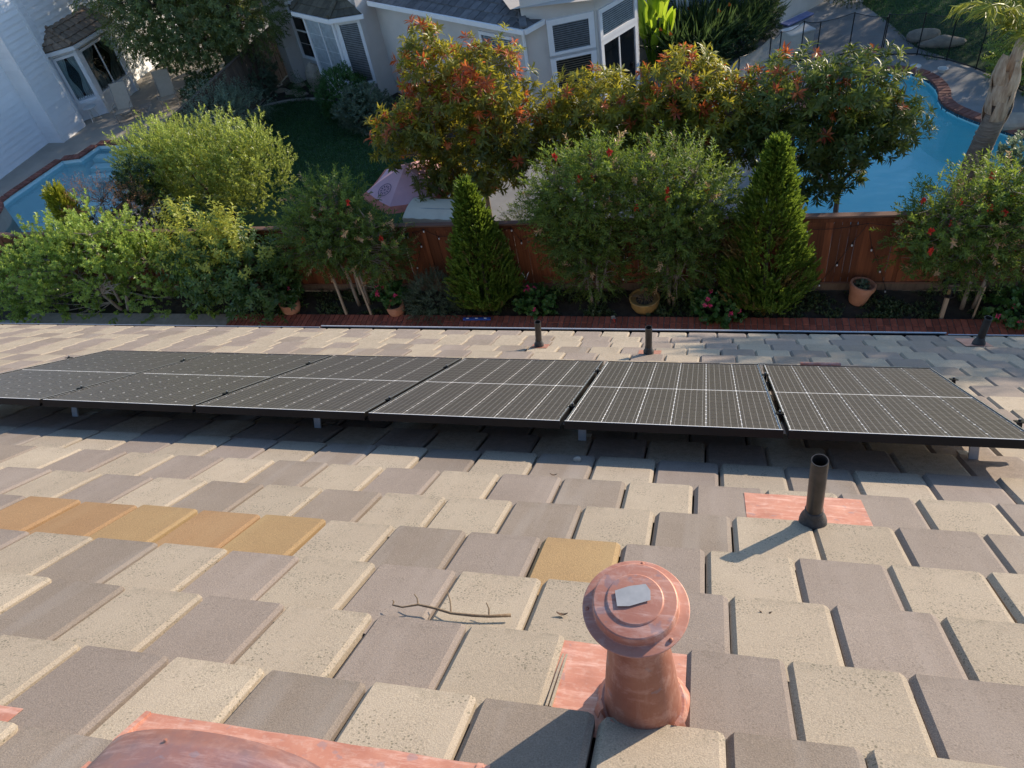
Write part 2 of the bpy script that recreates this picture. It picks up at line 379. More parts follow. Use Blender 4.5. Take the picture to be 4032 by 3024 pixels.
# ------------------------------------------------------------------ the tiled roof we stand on
RO = Vector((0, 2.50979 - .18303 * SA, 7.69672 - .18303 * CA))
RROT = (-AL, 0, 0)
def rp(x, s, h=0.):
    return RO + Vector((x, s * CA + h * SA, -s * SA + h * CA))
PITCH_X = .297
def row_s(k): return -1.01 + (.335 * k if k <= 0 else .3445 * k)
ROWOFF = {-4: -1.569, -3: -1.409, -2: -.949, -1: -.789, 0: -.862, 1: -.764, 2: -.615, 16: 1.321, 15: 1.464, 14: 1.206, 13: 1.343, 12: 1.165, 11: 1.31}
STEP = .019
def tile_mesh(name, w=PITCH_X, length=.41, seed=0):
    rr = random.Random(seed); hw = w / 2; slope = STEP / .335
    mb = MB(); secs = []
    for s, inset, dz in ((-length, 0, 0), (-.16, 0, 0), (-.016, 0, 0), (-.003, .005, 0), (0, .008, -.0025)):
        z = s * slope + dz
        j = lambda a=.0008: rr.uniform(-a, a)
        secs.append([(-hw + .003 + inset, s + j(), z - .030), (-hw + .003 + inset, s + j(), z - .016), (-hw + .0195 + inset * .5, s + j(), z), (-.02, s + j(.0012), z),
                     (hw - .018 - inset * .5, s + j(), z), (hw - .003 - inset, s + j(), z - .0065), (hw - .003 - inset, s + j(), z - .030)])
    n = 7; v = [p for c in secs for p in c]
    f = [(i * n + k, (i + 1) * n + k, (i + 1) * n + k + 1, i * n + k + 1) for i in range(len(secs) - 1) for k in range(n - 1)]
    f.append(tuple((len(secs) - 1) * n + k for k in range(n))[::-1])
    mb.add(v, f); return mb.mesh(name, ['tile_beige'])
def build_roof():
    root = thing('tiled_roof', 'beige and mauve concrete tile roof sloping away under the solar panels', 'roof', RO, RROT)
    mb = MB(); mb.box((-3.2, .1, -.10), (20.4, 9.0, .08)); mb.obj('roof_deck', 'underlay', root)
    protos = [tile_mesh('roof_tile', seed=i) for i in range(5)]
    fx = 2993.86; tiles = []
    tanx = [(-3.0, -1.45), (-.60, -.27)]
    cm = SC.camera.matrix_world.inverted()
    rows = range(-8, 17)
    for k in rows:
        s = row_s(k); o0 = ROWOFF.get(k, random.uniform(0, PITCH_X))
        rr = random.Random(100 + k); prev = rr.choice('bm')
        i0 = math.floor((-10.2 - o0) / PITCH_X)
        for i in range(i0, i0 + 50):
            x = o0 + (i + .5) * PITCH_X
            r = rr.random(); prev = ('m' if prev == 'b' else 'b') if r < .86 else prev
            if x > 4.4 or x < -12: continue
            if k in (-4, -5) and -1.27 < x < -.5: continue            # hood vent stands here
            if k == -2 and -.36 < x < -.07: continue                  # pipe flashing left bare
            mat = 'tile_beige' if prev == 'b' else ('tile_mauve' if rr.random() < .75 else 'tile_grey')
            if k <= -3 and mat == 'tile_mauve' and rr.random() < .6: mat = 'tile_grey'
            if k == 0 and any(a < x < b for a, b in tanx): mat = 'tile_tan' if rr.random() < .55 else 'tile_rust'
            if k == 0 and -.6 < x < -.27: mat = 'tile_tan'
            P = cm @ rp(x, s - .15); 
            sc_ = 1.
            if k == -2 and -.07 < x < .2: x += .018; sc_ = .88
            vis = 0
            if P.z < -.1:
                px, py = P.x / -P.z * fx / 2016, P.y / -P.z * fx / 1512
                if abs(px) < 1.1 and abs(py) < 1.15:
                    vis = 1 / P.z ** 2
                    g = cm @ rp(x, s); g2 = cm @ rp(x, s - .33); vis = abs(g.y / g.z - g2.y / g2.z) * abs(1 / P.z) * PITCH_X
                    if .1 < s - .2 and s < 1.75 and -4.9 < x < 1.45: vis = 0     # under the panels
            tiles.append((vis, x, s, mat, sc_, k))
    tiles.sort(key=lambda t: -t[0])
    rest = MB(); names = ['tile_beige', 'tile_mauve', 'tile_grey', 'tile_tan', 'tile_rust']
    for q, (vis, x, s, mat, sc_, k) in enumerate(tiles):
        rr = random.Random(q * 7 + 1)
        dx, ds, dh, rz = rr.uniform(-.0025, .0025), rr.uniform(-.004, .004), rr.uniform(-.002, .003), rr.uniform(-.006, .006)
        if q < 300 and vis > 0:
            inst('roof_tile', protos[q % 5], root, (x + dx, s + ds, dh), (rr.uniform(-.006, .006), rr.uniform(-.006, .006), rz), mat, (sc_, 1, 1))
        else:
            me = protos[q % 5]; v = [(p.co.x + x + dx, p.co.y + s + ds, p.co.z + dh) for p in me.vertices]
            rest.add(v, [tuple(p.vertices) for p in me.polygons], names.index(mat))
    o = rest.obj('roof_tiles_beyond', names, root); o['kind'] = 'stuff'
    # exposed interlock ribs beside the bare copper flashing
    rb = MB()
    for dx in (.006, .016): rb.box((-.357 + dx, row_s(-2) - .155, -.022), (.0055, .31, .012))
    rb.obj('interlock_rib', 'tile_beige', root)
    # fascia and house wall below the eave
    mb = MB(); mb.box((0, 4.40, -.15), (16, .02, .2)); mb.obj('fascia_board', 'white_trim', root, (-3.2, 0, 0))
    return root
build_roof()
def own_wall():
    y = 5.45; t = thing('house_wall', 'warm stucco wall of the house beneath the tiled roof', 'wall', (-3.2, y, 0))
    mb = MB(); mb.box((0, 0, 2.5), (20, .2, 5.0)); mb.obj('wall_face', 'stucco_warm', t)
own_wall()

def gutter():
    e = rp(0, 4.50, -.02); t = thing('eave_gutter', 'long white metal gutter along the far roof eave', 'gutter', (0, e.y, e.z))
    def seg(x0, x1, dy, dz, name):
        prof = [(.005, -.02), (.005, -.10), (.050, -.10), (.072, -.02), (.072, -.002), (.060, -.002), (.060, -.010)]
        mb = MB(); n = len(prof); v = [(x, dy + a, dz + b) for x in (x0, x1) for a, b in prof]
        mb.add(v, [(i, i + 1, n + i + 1, n + i) for i in range(n - 1)])
        o = mb.obj(name, 'gutter_dark', t); m = o.modifiers.new('thick', 'SOLIDIFY'); m.thickness = .003
    seg(-10.5, -4.4, 0, -.020, 'trough'); seg(-4.42, 2.30, .006, -.012, 'trough'); seg(2.28, 4.6, .0, -.022, 'trough')
    mb = MB(); mb.tube([(-4.43, .078, -.006), (2.31, .078, -.006)], .009, 8); mb.obj('lip_tube', 'gutter_white', t)
    for x0, x1 in ((-10.5, -4.45), (2.33, 4.6)): MB().tube([(x0, .070, -.018), (x1, .070, -.018)], .006, 6).obj('lip_tube', 'gutter_white', t)
gutter()

# ------------------------------------------------------------------ solar panels
PWID, PLEN = 1.04, 1.719
def solar_panels():
    fr = .010; th = .040
    cw, ch = .1660, .0815; gx = .0028; gy = .0022; mid = .013
    # one half-cut cell with clipped corners
    c = .0055; hx, hy = cw / 2, ch / 2
    v = [(-hx + c, -hy, 0), (hx - c, -hy, 0), (hx, -hy + c, 0), (hx, hy - c, 0), (hx - c, hy, 0), (-hx + c, hy, 0), (-hx, hy - c, 0), (-hx, -hy + c, 0)]
    cell = MB().add(v, [tuple(range(8))]).mesh('solar_cell', ['solar_cell'])
    wx = 6 * cw + 5 * gx; wy = 20 * ch + 18 * gy + mid
    def bar(x0, x1, y0, y1, name, mats):
        mb = MB(); mb.bbox(((x0 + x1) / 2, (y0 + y1) / 2, -th / 2), (x1 - x0, y1 - y0, th), .0012); return mb.mesh(name, [mats])
    eb = 0.0
    front = bar(0, PWID, 0, fr, 'front_rail', 'frame_black'); back = bar(0, PWID, PLEN - fr, PLEN, 'back_rail', 'frame_black')
    side = MB(); side.bbox((fr / 2, PLEN / 2, -th / 2), (fr, PLEN - 2 * fr - .0004, th), .0012)
    side = side.mesh('side_rail', ['frame_black'])
    sedge = MB(); sedge.box((fr * .62, PLEN / 2, .0010), (.0042, PLEN - .02, .0016)); sedge = sedge.mesh('edge_strip', ['aluminium'])
    edge = MB(); edge.box((PWID / 2, fr * .5 + .001, .0012), (PWID - .003, .006, .0016)); edge = edge.mesh('edge_strip', ['backsheet'])
    sheet_ = MB(); sheet_.box((PWID / 2, PLEN / 2, -.0075), (PWID - 2 * fr - .001, PLEN - 2 * fr - .001, .006)); sheet_ = sheet_.mesh('backsheet', ['backsheet'])
    labels = ['leftmost solar panel of the roof row, cut off by the frame edge', 'second solar panel from the left in the roof row',
              'third solar panel from the left in the roof row', 'fourth solar panel from the left, behind the copper vent',
              'fifth solar panel from the left, beside the widest gap', 'rightmost solar panel of the roof row, near the black front pipe']
    for i in range(6):
        x = -1.7254 + (i - 3) * 1.0625
        t = thing('solar_module', labels[i], 'solar panel', rp(x, 0, .18303), RROT, 'solar panels in a row on the tiled roof')
        inst('front_rail', front, t, (0, 0, 0)); inst('back_rail', back, t, (0, 0, 0))
        inst('side_rail', side, t, (0, 0, 0)); inst('side_rail', side, t, (PWID - fr, 0, 0)); inst('edge_strip', edge, t, (0, 0, 0)); inst('edge_strip', sedge, t, (.001, 0, 0)); inst('edge_strip', sedge, t, (PWID - fr * 1.24 - .001, 0, 0))
        inst('backsheet', sheet_, t, (0, 0, 0))
        x0 = (PWID - wx) / 2; y0 = (PLEN - wy) / 2
        for r in range(20):
            yy = y0 + r * (ch + gy) + (mid - gy if r >= 10 else 0) + ch / 2
            for q in range(6): inst('solar_cell', cell, t, (x0 + q * (cw + gx) + cw / 2, yy, -.0035))
    # clamps between panels and at the row ends
    cl = MB(); cl.bbox((0, 0, .004), (.040, .045, .005), .0015, 0); cl.box((0, 0, -.02), (.012, .035, .044)); cl.lathe([(.007, .006), (.007, .014), (0, .014)], 10); clm = cl.mesh('clamp', ['frame_black'])
    k = 0
    places = ['left', 'second', 'third', 'fourth', 'fifth']
    for i in range(7):
        x = -1.7254 + (i - 3) * 1.0625 - .011
        if i == 0: x -= .006
        if i == 6: x += .012
        for s, nm in ((.32, 'front'), (1.33, 'rear')):
            if i == 0: lab = f'{nm} black end clamp on the far left end of the panel row'
            elif i == 6: lab = f'{nm} black end clamp on the right end of the panel row'
            else: lab = f'{nm} black clamp in the {["", "first", "second", "third", "fourth", "fifth"][i]} gap between solar panels from the left'
            t = thing('panel_clamp', lab, 'clamp', rp(x, s, .18303), RROT, 'clamps holding the solar panels')
            inst('clamp_body', clm, t, (0, 0, 0))
            b = MB(); b.lathe([(.005, .014), (.005, .020), (0, .020)], 8); b.obj('bolt', 'aluminium', t)
    # rails and mounting feet under the panels
    for s, nm in ((.32, 'front'), (1.33, 'rear')):
        t = thing('mounting_rail', f'{nm} aluminium rail running under all the solar panels', 'rail', rp(-1.73, s, 0), RROT, 'rails under the solar panels')
        mb = MB(); mb.bbox((0, 0, .112), (6.46, .04, .055), .003); mb.obj('rail_bar', 'galvanised', t)
    for x, lab in ((-3.93, 'under the second solar panel'), (-2.20, 'under the third solar panel'), (-.62, 'at the gap before the fifth solar panel'), (1.28, 'under the rightmost solar panel')):
        t = thing('mounting_bracket', f'grey metal mounting foot {lab}', 'bracket', rp(x, .31, 0), RROT, 'mounting feet of the solar panels')
        mb = MB(); mb.bbox((0, .0, .062), (.042, .012, .150), .002); mb.obj('upright', 'galvanised', t)
        mb = MB(); mb.bbox((0, .08, -.012), (.06, .16, .008), .002); mb.obj('base_plate', 'galvanised', t)
solar_panels()

# ------------------------------------------------------------------ pipes, copper vents and loose bits on the roof
def plate(x0, x1, s0, s1, edge, lift=.004, name='flashing', parent=None, mat='copper', rim=True, origin=None):
    """copper sheet lying on a tile row whose lower edge is at `edge`"""
    h = lambda s: -(edge - s) / .335 * STEP + lift
    cx = (x0 + x1) / 2
    def fn(u, w):
        x = x0 + (x1 - x0) * u; s = s0 + (s1 - s0) * w
        return (x - origin[0], s - origin[1], h(s) + .0016 * math.sin(x * 31 + s * 17) * math.sin(s * 23))
    mb = MB(); mb.grid(fn, 9, 5); o = mb.obj(name, mat, parent); m = o.modifiers.new('thick', 'SOLIDIFY'); m.thickness = .0016; m.offset = 1
    return o
def vent_pipe(x, s, hgt, lean, r, label, flash, edge, fmat='copper', boot=1.):
    t = thing('vent_pipe', label, 'vent pipe', rp(x, s, 0), (0, 0, 0), 'black vent pipes through the roof')
    ax = Vector((lean, 0, 1)).normalized()
    q = Vector((0, 0, 1)).rotation_difference(ax).to_euler()
    mb = MB(); mb.lathe([(r, -.08), (r, hgt - .002), (r * .985, hgt), (r * .86, hgt), (r * .85, hgt - .003), (r * .85, hgt - .12), (0, hgt - .12)], 28)
    sharp(mb.obj('pipe', 'pipe_black', t, rot=q))
    b = MB(); b.lathe([(r * 1.75 * boot, -.05), (r * 1.68 * boot, .015), (r * 1.55, .032), (r * 1.25, .05), (r * 1.13, .062), (r * 1.10, .085), (r * 1.02, .086)], 28)
    b.obj('rubber_boot', 'rubber', t, rot=q, smooth=True)
    g = bpy.data.objects.new('flashing_base', None)
    o = plate(*flash, edge, .004, 'flashing', t, fmat, origin=(x, s)); o.rotation_euler = RROT
    bpy.data.objects.remove(g)
    return t
vent_pipe(.432, -.672, .375, -.05, .0305, 'tall black vent pipe in front of the rightmost solar panel', (.19, .655, -.69, -.385), row_s(2), 'copper_pale')
vent_pipe(-1.528, 3.44, .31, .08, .030, 'far black vent pipe left of the pair behind the fourth solar panel', (-1.60, -1.44, 3.36, 3.53), row_s(13), boot=.9)
vent_pipe(-.467, 3.14, .31, .03, .030, 'far black vent pipe right of the pair behind the fifth solar panel', (-.565, -.365, 3.09, 3.34), row_s(13), boot=.9)
vent_pipe(2.423, 4.00, .31, .01, .032, 'leaning black vent pipe by the eave at the right edge', (2.30, 2.52, 3.92, 4.27), row_s(15), 'copper_pale')

def mushroom_vent():
    x, s = -.118, -1.925; b = rp(x, s, -.03)
    t = thing('copper_vent', 'round capped copper roof vent with a worn grey sticker on top', 'roof vent', b)
    def lobed(prof, n=48): return MB().lathe(prof, n)
    sharp(lobed([(.098, -.05), (.097, .02), (.093, .05), (.088, .11), (.080, .20), (.071, .29), (.064, .36), (.061, .44), (.060, .52)]).obj('body', 'copper', t), 40)
    sharp(lobed([(.125, -.02), (.112, .008), (.103, .040), (.1, .045)]).obj('collar', 'copper_pale', t), 40)
    for a in (-.55, -2.2, -2.75):
        mb = MB(); R = Matrix.Rotation(a, 3, 'Z')
        pts = [Vector((.100, 0, .085)), Vector((.108, 0, .075)), Vector((.118, 0, .04)), Vector((.128, 0, .0))]
        for p, q in zip(pts, pts[1:]):
            w = Vector((0, .012, 0)); mb.add([R @ (p - w), R @ (q - w), R @ (q + w), R @ (p + w)], [(0, 1, 2, 3)])
        o = mb.obj('strap', 'copper_pale', t); m = o.modifiers.new('thick', 'SOLIDIFY'); m.thickness = .002
    brim = lobed([(.052, .492), (.106, .490), (.1085, .4915), (.1085, .494), (.107, .495), (.0885, .498), (.0875, .499), (.086, .518), (.0850, .5205), (.0825, .522), (.058, .5235), (.0568, .5255), (.055, .5265), (0, .528)], 64)
    cap = sharp(brim.obj('cap', 'copper_pale', t), 24)
    st = MB(); st.add([(-.036, -.019, 0), (-.012, -.023, 0), (.032, -.017, 0), (.036, .004, 0), (.030, .020, 0), (-.004, .021, 0), (-.034, .016, 0)], [tuple(range(7))])
    o = st.obj('sticker', 'sticker', cap, (-.004,   .006, .5305), (0, 0, math.radians(16))); o['label'] = 'worn grey sticker on the vent cap'
    for a in (-.72, 1.5, 3.3):
        sc_ = MB(); sc_.lathe([(.0045, 0), (.0042, .003), (.002, .0045), (0, .005)], 10); sc_.obj('screw', 'copper', cap, (.099 * math.cos(a), .099 * math.sin(a), .497))
    o = plate(-.362, -.018, -2.06, -1.69, row_s(-2), -.014, 'flashing', t, 'copper_pale', origin=(x, s)); o.rotation_euler = RROT; o.location = (0, .03 * SA, .03 * CA)
mushroom_vent()

def hood_vent():
    cx, s0 = -.985, -2.40; o0 = (cx, s0)
    t = thing('copper_hood_vent', 'low curved copper hood vent cut off by the bottom edge', 'roof vent', rp(cx, s0, 0), RROT)
    def fn(u, w):
        a = PI * u; hw = .292 * (1 - .12 * w); h = .112 * (1 - w) ** .75
        return (-math.cos(a) * hw * (1 if 1 else 0), -.55 * w, -.012 + math.sin(a) ** .8 * h)
    mb = MB(); mb.grid(fn, 29, 13); o = mb.obj('hood', 'copper_blue', t, smooth=True); m = o.modifiers.new('thick', 'SOLIDIFY'); m.thickness = .002
    pl = plate(-1.305, -.425, -3.0, -2.238, row_s(-3), .004, 'flashing', t, 'copper_pale', origin=o0)
    for sx in (-1.300, -.446):
        mb = MB(); mb.box((sx - cx, -.10, -.008), (.014, .52, .012)); mb.obj('folded_rim', 'copper_pale', t)
    for px, ps, pz in ((-.10, -.035, .094), (.10, .10, -.010)):
        mb = MB(); mb.lathe([(.004, 0), (.0035, .003), (0, .004)], 10); mb.obj('rivet', 'copper', t, (px, ps, pz))
hood_vent()
def loose_flashing():
    t = thing('copper_flashing', 'corner of a copper flashing sheet at the left edge above the hood vent', 'flashing', rp(-2.0, -2.3, 0), RROT)
    plate(-2.45, -1.628, -2.62, -2.29, row_s(-3), .004, 'flashing_sheet', t, 'copper_pale', origin=(-2.0, -2.3))
    mb = MB(); mb.box((.368, -.10, -.020), (.012, .2, .010)); mb.obj('folded_rim', 'copper_pale', t)
    t = thing('copper_flashing', 'short rolled copper flashing strip behind the rightmost solar panel', 'flashing', rp(.91, 2.72, 0), RROT)
    mb = MB(); mb.tube([(-.15, .0, .012), (.15, .0, .012)], .016, 10); mb.obj('rolled_edge', 'copper_pale', t)
    mb = MB(); mb.box((0, -.08, -.006), (.30, .15, .004)); mb.obj('flashing_sheet', 'copper_pale', t)
loose_flashing()
def litter():
    t = thing('dry_twig', 'dry forked twig lying on the tiles left of the copper vent', 'twig', rp(-.717, -1.635, 0), RROT)
    P = lambda x, s, h: (x + .717, s + 1.635, h)
    mb = MB()
    mb.tube([P(-.905, -1.640, .012), P(-.87, -1.648, .013), P(-.826, -1.628, .016), P(-.77, -1.632, .012), P(-.717, -1.637, .004), P(-.649, -1.635, .003), P(-.60, -1.628, .002), P(-.536, -1.612, .004)], [.0024, .0028, .0036, .004, .0042, .0046, .0046, .0056], 7)
    mb.obj('stem', 'twig', t, smooth=True)
    for a, b in (((-.826, -1.628, .016), (-.848, -1.600, .034)), ((-.717, -1.637, .004), (-.748, -1.575, .040)), ((-.60, -1.628, .002), (-.615, -1.60, .030)), ((-.905, -1.640, .012), (-.91, -1.625, .02))):
        mb = MB(); m_ = tuple((p + q) / 2 + d for p, q, d in zip(a, b, (.004, 0, .003))); mb.tube([P(*a), P(*m_), P(*b)], [.0028, .0023, .0018], 6); mb.obj('side_shoot', 'twig', t)
    t = thing('pebble', 'small pale stone resting in the shadow edge before the fifth solar panel', 'stone', rp(-.587, -.06, -.006), RROT)
    mb = MB(); mb.ball((0, 0, .012), .02, 9, 6, (1.0, .8, .8))
    o = mb.obj('stone', 'pebble', t)
    for v in o.data.vertices: v.co *= 1 + .22 * noise.noise(v.co * 60)
    for x, s, k, lab in ((.205, -1.43, -1, 'curled dead leaf on the tiles right of the copper vent'), (-.39, -1.56, -2, 'crumpled leaf scrap on the tiles left of the copper vent cap'), (-.665, .62 - .9, 2, 'dark dry needle on the tiles before the fifth solar panel')):
        o = thing('dry_leaf', lab, 'leaf', rp(x, s, -(row_s(k + (0 if k < 2 else 0)) - s) / .335 * STEP * 0 - .012), RROT)
        mb = MB(); mb.grid(lambda u, w: ((u - .5) * .034, (w - .5) * .012 * (1 - abs(2 * u - 1) ** 2) + .001, .004 + .010 * (u - .5) ** 2 * 3 + .006 * abs(w - .5)), 7, 4)
        q = mb.obj('blade', 'dry_leaf', o); md = q.modifiers.new('thick', 'SOLIDIFY'); md.thickness = .001
litter()
# ------------------------------------------------------------------ plants
def unit(a): return a / np.maximum(np.linalg.norm(a, axis=-1, keepdims=True), 1e-9)
def leaf_arrays(O, D, n, length, ll, lw, ang=(.7, 1.2), droop=.15, start=.1, fold=.25, curl=.12, size=None, flat=0.):
    """leaves along shoots: returns verts (K,5,3) and shoot index (K,)"""
    m = len(O); size = np.ones(m) if size is None else size
    ref = np.where(np.abs(D[:, 2:3]) < .9, np.array([[0, 0, 1.]]), np.array([[1., 0, 0]]))
    A = unit(np.cross(D, ref)); B = np.cross(D, A)
    j = np.tile(np.arange(n), m); i = np.repeat(np.arange(m), n); K = m * n
    t = (start + (1 - start) * (j + rng.random(K)) / n) * length * size[i]
    az = j * 2.39996 + rng.random(K) * .9 + np.repeat(rng.random(m) * 6.28, n)
    an = rng.uniform(ang[0], ang[1], K) * (1.15 - .45 * (j + .5) / n)
    rad = A[i] * np.cos(az)[:, None] + B[i] * (np.sin(az) * (1 - flat))[:, None]
    L = D[i] * np.cos(an)[:, None] + rad * np.sin(an)[:, None]
    L[:, 2] -= droop * rng.random(K); L = unit(L)
    Nn = unit(D[i] - L * np.sum(D[i] * L, 1)[:, None] + rng.normal(0, .25, (K, 3))); S = unit(np.cross(L, Nn)); Nn = np.cross(S, L)
    k = (size[i] * rng.uniform(.7, 1.15, K))[:, None]; l_, w_ = ll * k, lw * k
    P = O[i] + D[i] * t[:, None]
    mid = P + L * l_ * .5
    V = np.stack([P, mid + S * w_ * .5 + Nn * w_ * fold, P + L * l_ - Nn * l_ * curl, mid - S * w_ * .5 + Nn * w_ * fold, mid], 1)
    return V, i
def leaf_object(name, parent, parts, loc=(0, 0, 0), kind=None):
    """parts: list of (V, tint, material)"""
    Vs = []; tints = []; mi = []; mats = []
    for V, tint, mat in parts:
        if len(V) == 0: continue
        if mat not in mats: mats.append(mat)
        Vs.append(V); tints.append(tint); mi.append(np.full(len(V), mats.index(mat)))
    V = np.concatenate(Vs); tint = np.clip(np.concatenate(tints), 0, 1); mi = np.concatenate(mi); K = len(V)
    b = np.arange(K)[:, None] * 5
    F = np.concatenate([b + np.array([[0, 4, 2, 1]]), b + np.array([[0, 3, 2, 4]])], 1).reshape(-1, 4)
    me = bpy.data.meshes.new(name); me.vertices.add(K * 5); me.vertices.foreach_set('co', V.reshape(-1).astype(np.float32))
    me.loops.add(F.size); me.loops.foreach_set('vertex_index', F.reshape(-1).astype(np.int32))
    me.polygons.add(len(F)); me.polygons.foreach_set('loop_start', (np.arange(len(F)) * 4).astype(np.int32))
    me.polygons.foreach_set('material_index', np.repeat(mi, 2).astype(np.int32))
    at = me.attributes.new('tint', 'FLOAT', 'FACE'); at.data.foreach_set('value', np.repeat(tint, 2).astype(np.float32))
    for m in mats: me.materials.append(M[m])
    me.update(calc_edges=True)
    o = bpy.data.objects.new(name, me); o.location = loc; link(o, parent)
    if kind: o['kind'] = kind
    return o
def crown_tips(lobes, n, inner=.5, up=.35, jit=.35, zmin=.1, power=.45):
    lobes = np.array(lobes, float); area = (lobes[:, 3] * lobes[:, 4] + lobes[:, 3] * lobes[:, 5] + lobes[:, 4] * lobes[:, 5]); pr = area / area.sum()
    P = np.zeros((0, 3)); D = np.zeros((0, 3)); R = np.zeros(0)
    while len(P) < n:
        q = rng.choice(len(lobes), n * 2, p=pr); d = unit(rng.normal(size=(n * 2, 3)))
        r = inner + (1 - inner) * rng.random(n * 2) ** power
        # lumpy outline
        lump = 1 + .13 * np.sin(d[:, 0] * 7 + q) * np.sin(d[:, 1] * 6 + 2 * q) + .10 * np.sin(d[:, 2] * 9 + q * 1.7)
        p = lobes[q, :3] + d * lobes[q, 3:6] * (r * lump)[:, None]
        ok = p[:, 2] > zmin
        for L in lobes:                       # not deep inside another lobe
            ok &= (((p - L[:3]) / L[3:6]) ** 2).sum(1) > (inner * .8) ** 2
        p, d, r = p[ok], d[ok], r[ok]
        dd = unit(d + np.array([0, 0, up]) + rng.normal(0, jit, p.shape))
        P = np.concatenate([P, p]); D = np.concatenate([D, dd]); R = np.concatenate([R, r])
    return P[:n], D[:n], R[:n]
def plumes(P, D, R, k, length, rad, lift=.5):
    """grow k shoots along an upright plume at every tip"""
    m = len(P); i = np.repeat(np.arange(m), k); K = m * k; t = np.tile((np.arange(k) + .5) / k, m)
    A = unit(np.cross(D, np.array([.3, .2, .9]))); B = np.cross(D, A); az = rng.uniform(0, 2 * PI, K); L = (length * rng.uniform(.6, 1.3, m))[i]
    side = A[i] * np.cos(az)[:, None] + B[i] * np.sin(az)[:, None]
    Q = P[i] + D[i] * (t * L)[:, None] + side * (rad * (1 - .8 * t) * rng.random(K))[:, None]
    return Q, unit(D[i] + side * (.9 * (1 - .6 * t))[:, None] + rng.normal(0, .15, (K, 3)) + np.array([0, 0, lift * .3])), R[i]
def limbs(name, parent, stems, mat, tips=None, ntw=0, r0=.006):
    """stems: polylines [(points, r_base, r_tip)]; twigs run from the stems to some tips"""
    mb = MB(); pool = []
    for pts, ra, rb in stems:
        pts = [Vector(p) for p in pts]; fine = []
        for a, b in zip(pts, pts[1:]):
            for q in range(3): fine.append(a.lerp(b, q / 3))
        fine.append(pts[-1]); m = len(fine)
        fine = [p + Vector((noise.noise(p * 2.1), noise.noise(p * 2.1 + Vector((9, 1, 3))), 0)) * .09 * (i / m) for i, p in enumerate(fine)]
        mb.tube(fine, [ra + (rb - ra) * (i / (m - 1)) for i in range(m)], 7)
        pool += fine[m // 4:]
    if tips is not None and ntw:
        pl = np.array([tuple(p) for p in pool]); idx = rng.choice(len(tips), min(ntw, len(tips)), replace=False)
        for i in idx:
            t = tips[i]; d = np.linalg.norm(pl - t, axis=1) + np.maximum(0, pl[:, 2] - t[2]) * 2; j = d.argmin(); a = pl[j]
            mdl = (a + t) / 2 + rng.normal(0, .06, 3) + np.array([0, 0, -.05 * np.linalg.norm(t - a)])
            mb.tube([a, mdl, t], [r0 * 1.8, r0 * 1.2, r0 * .5], 4, False)
    return mb.obj(name, mat, parent, smooth=True)
def plant(name, label, cat, base, lobes, n, spec, leafmat, stems=None, bark='bark_dark', ntw=0, extra=None, light=.45, spread=.28, group=None, up=.35, inner=.5, jit=.35, zmin=.1, lightup=.25, crown='crown', trunk='trunk', r0=.006, power=.45, plume=None):
    t = thing(name, label, cat, base, group=group)
    P, D, R = crown_tips(lobes, n, inner, up, jit, zmin, power)
    ps = rng.normal(0, spread, n)
    if plume: P, D, R = plumes(P, D, R, *plume); ps = np.repeat(ps, plume[0]) + np.tile(np.linspace(-.18, .22, plume[0]), n); n = len(P)
    size = rng.uniform(.75, 1.2, n)
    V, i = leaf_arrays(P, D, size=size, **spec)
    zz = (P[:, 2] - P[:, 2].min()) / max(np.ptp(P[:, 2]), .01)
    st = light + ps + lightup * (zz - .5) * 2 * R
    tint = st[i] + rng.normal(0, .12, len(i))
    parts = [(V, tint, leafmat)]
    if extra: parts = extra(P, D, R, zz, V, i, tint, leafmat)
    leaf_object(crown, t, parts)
    if stems: limbs(trunk, t, stems, bark, P, ntw, r0)
    return t, P, D
SPEC = dict(
    redtip=dict(n=15, length=.12, ll=.185, lw=.048, ang=(.7, 1.5), droop=.35, start=.2, fold=.22, curl=.16),
    bottle=dict(n=17, length=.30, ll=.085, lw=.027, ang=(.6, 1.1), droop=.1, fold=.1),
    podo=dict(n=13, length=.17, ll=.062, lw=.028, ang=(.6, 1.0), droop=.05, fold=.15),
    hedge=dict(n=13, length=.13, ll=.072, lw=.042, ang=(.6, 1.2), droop=.1),
    yellow=dict(n=15, length=.40, ll=.115, lw=.050, ang=(.8, 1.4), droop=.75, fold=.2, curl=.2),
    thuja=dict(n=13, length=.20, ll=.075, lw=.026, ang=(.3, .75), droop=.0, fold=.05, flat=.75, curl=.02),
    olive=dict(n=18, length=.40, ll=.13, lw=.036, ang=(.6, 1.2), droop=.7, fold=.1, curl=.2),
    small=dict(n=12, length=.14, ll=.05, lw=.026, ang=(.6, 1.3), droop=.1),
    needle=dict(n=16, length=.22, ll=.05, lw=.010, ang=(.4, .9), droop=.0, fold=.05),
    gera=dict(n=9, length=.10, ll=.075, lw=.075, ang=(.8, 1.4), droop=.1, fold=.12, curl=.05),
)
def flowers(name, parent, spots, r, mat, petals=14, elong=(1, 1, 1)):
    """each flower head its own part"""
    for p in spots:
        d = unit(rng.normal(size=(petals, 3)) + np.array([0, -.4, .7])); O = np.tile(np.zeros(3), (petals, 1))
        V, i = leaf_arrays(O, d, 2, .01, r, r * .55, ang=(.1, .5), droop=0, start=0)
        V = V * np.array(elong); o = leaf_object(name, parent, [(V, rng.random(len(V)), mat)], loc=tuple(p))
def redtip_extra(frac=.22, top=.45):
    def fn(P, D, R, zz, V, i, tint, lm):
        new = (zz + rng.normal(0, .18, len(P)) > top) & (R > .72) & (rng.random(len(P)) < frac)
        m = new[i]
        return [(V[~m], tint[~m], lm), (V[m], rng.random(m.sum()), 'leaf_redtip_new')]
    return fn
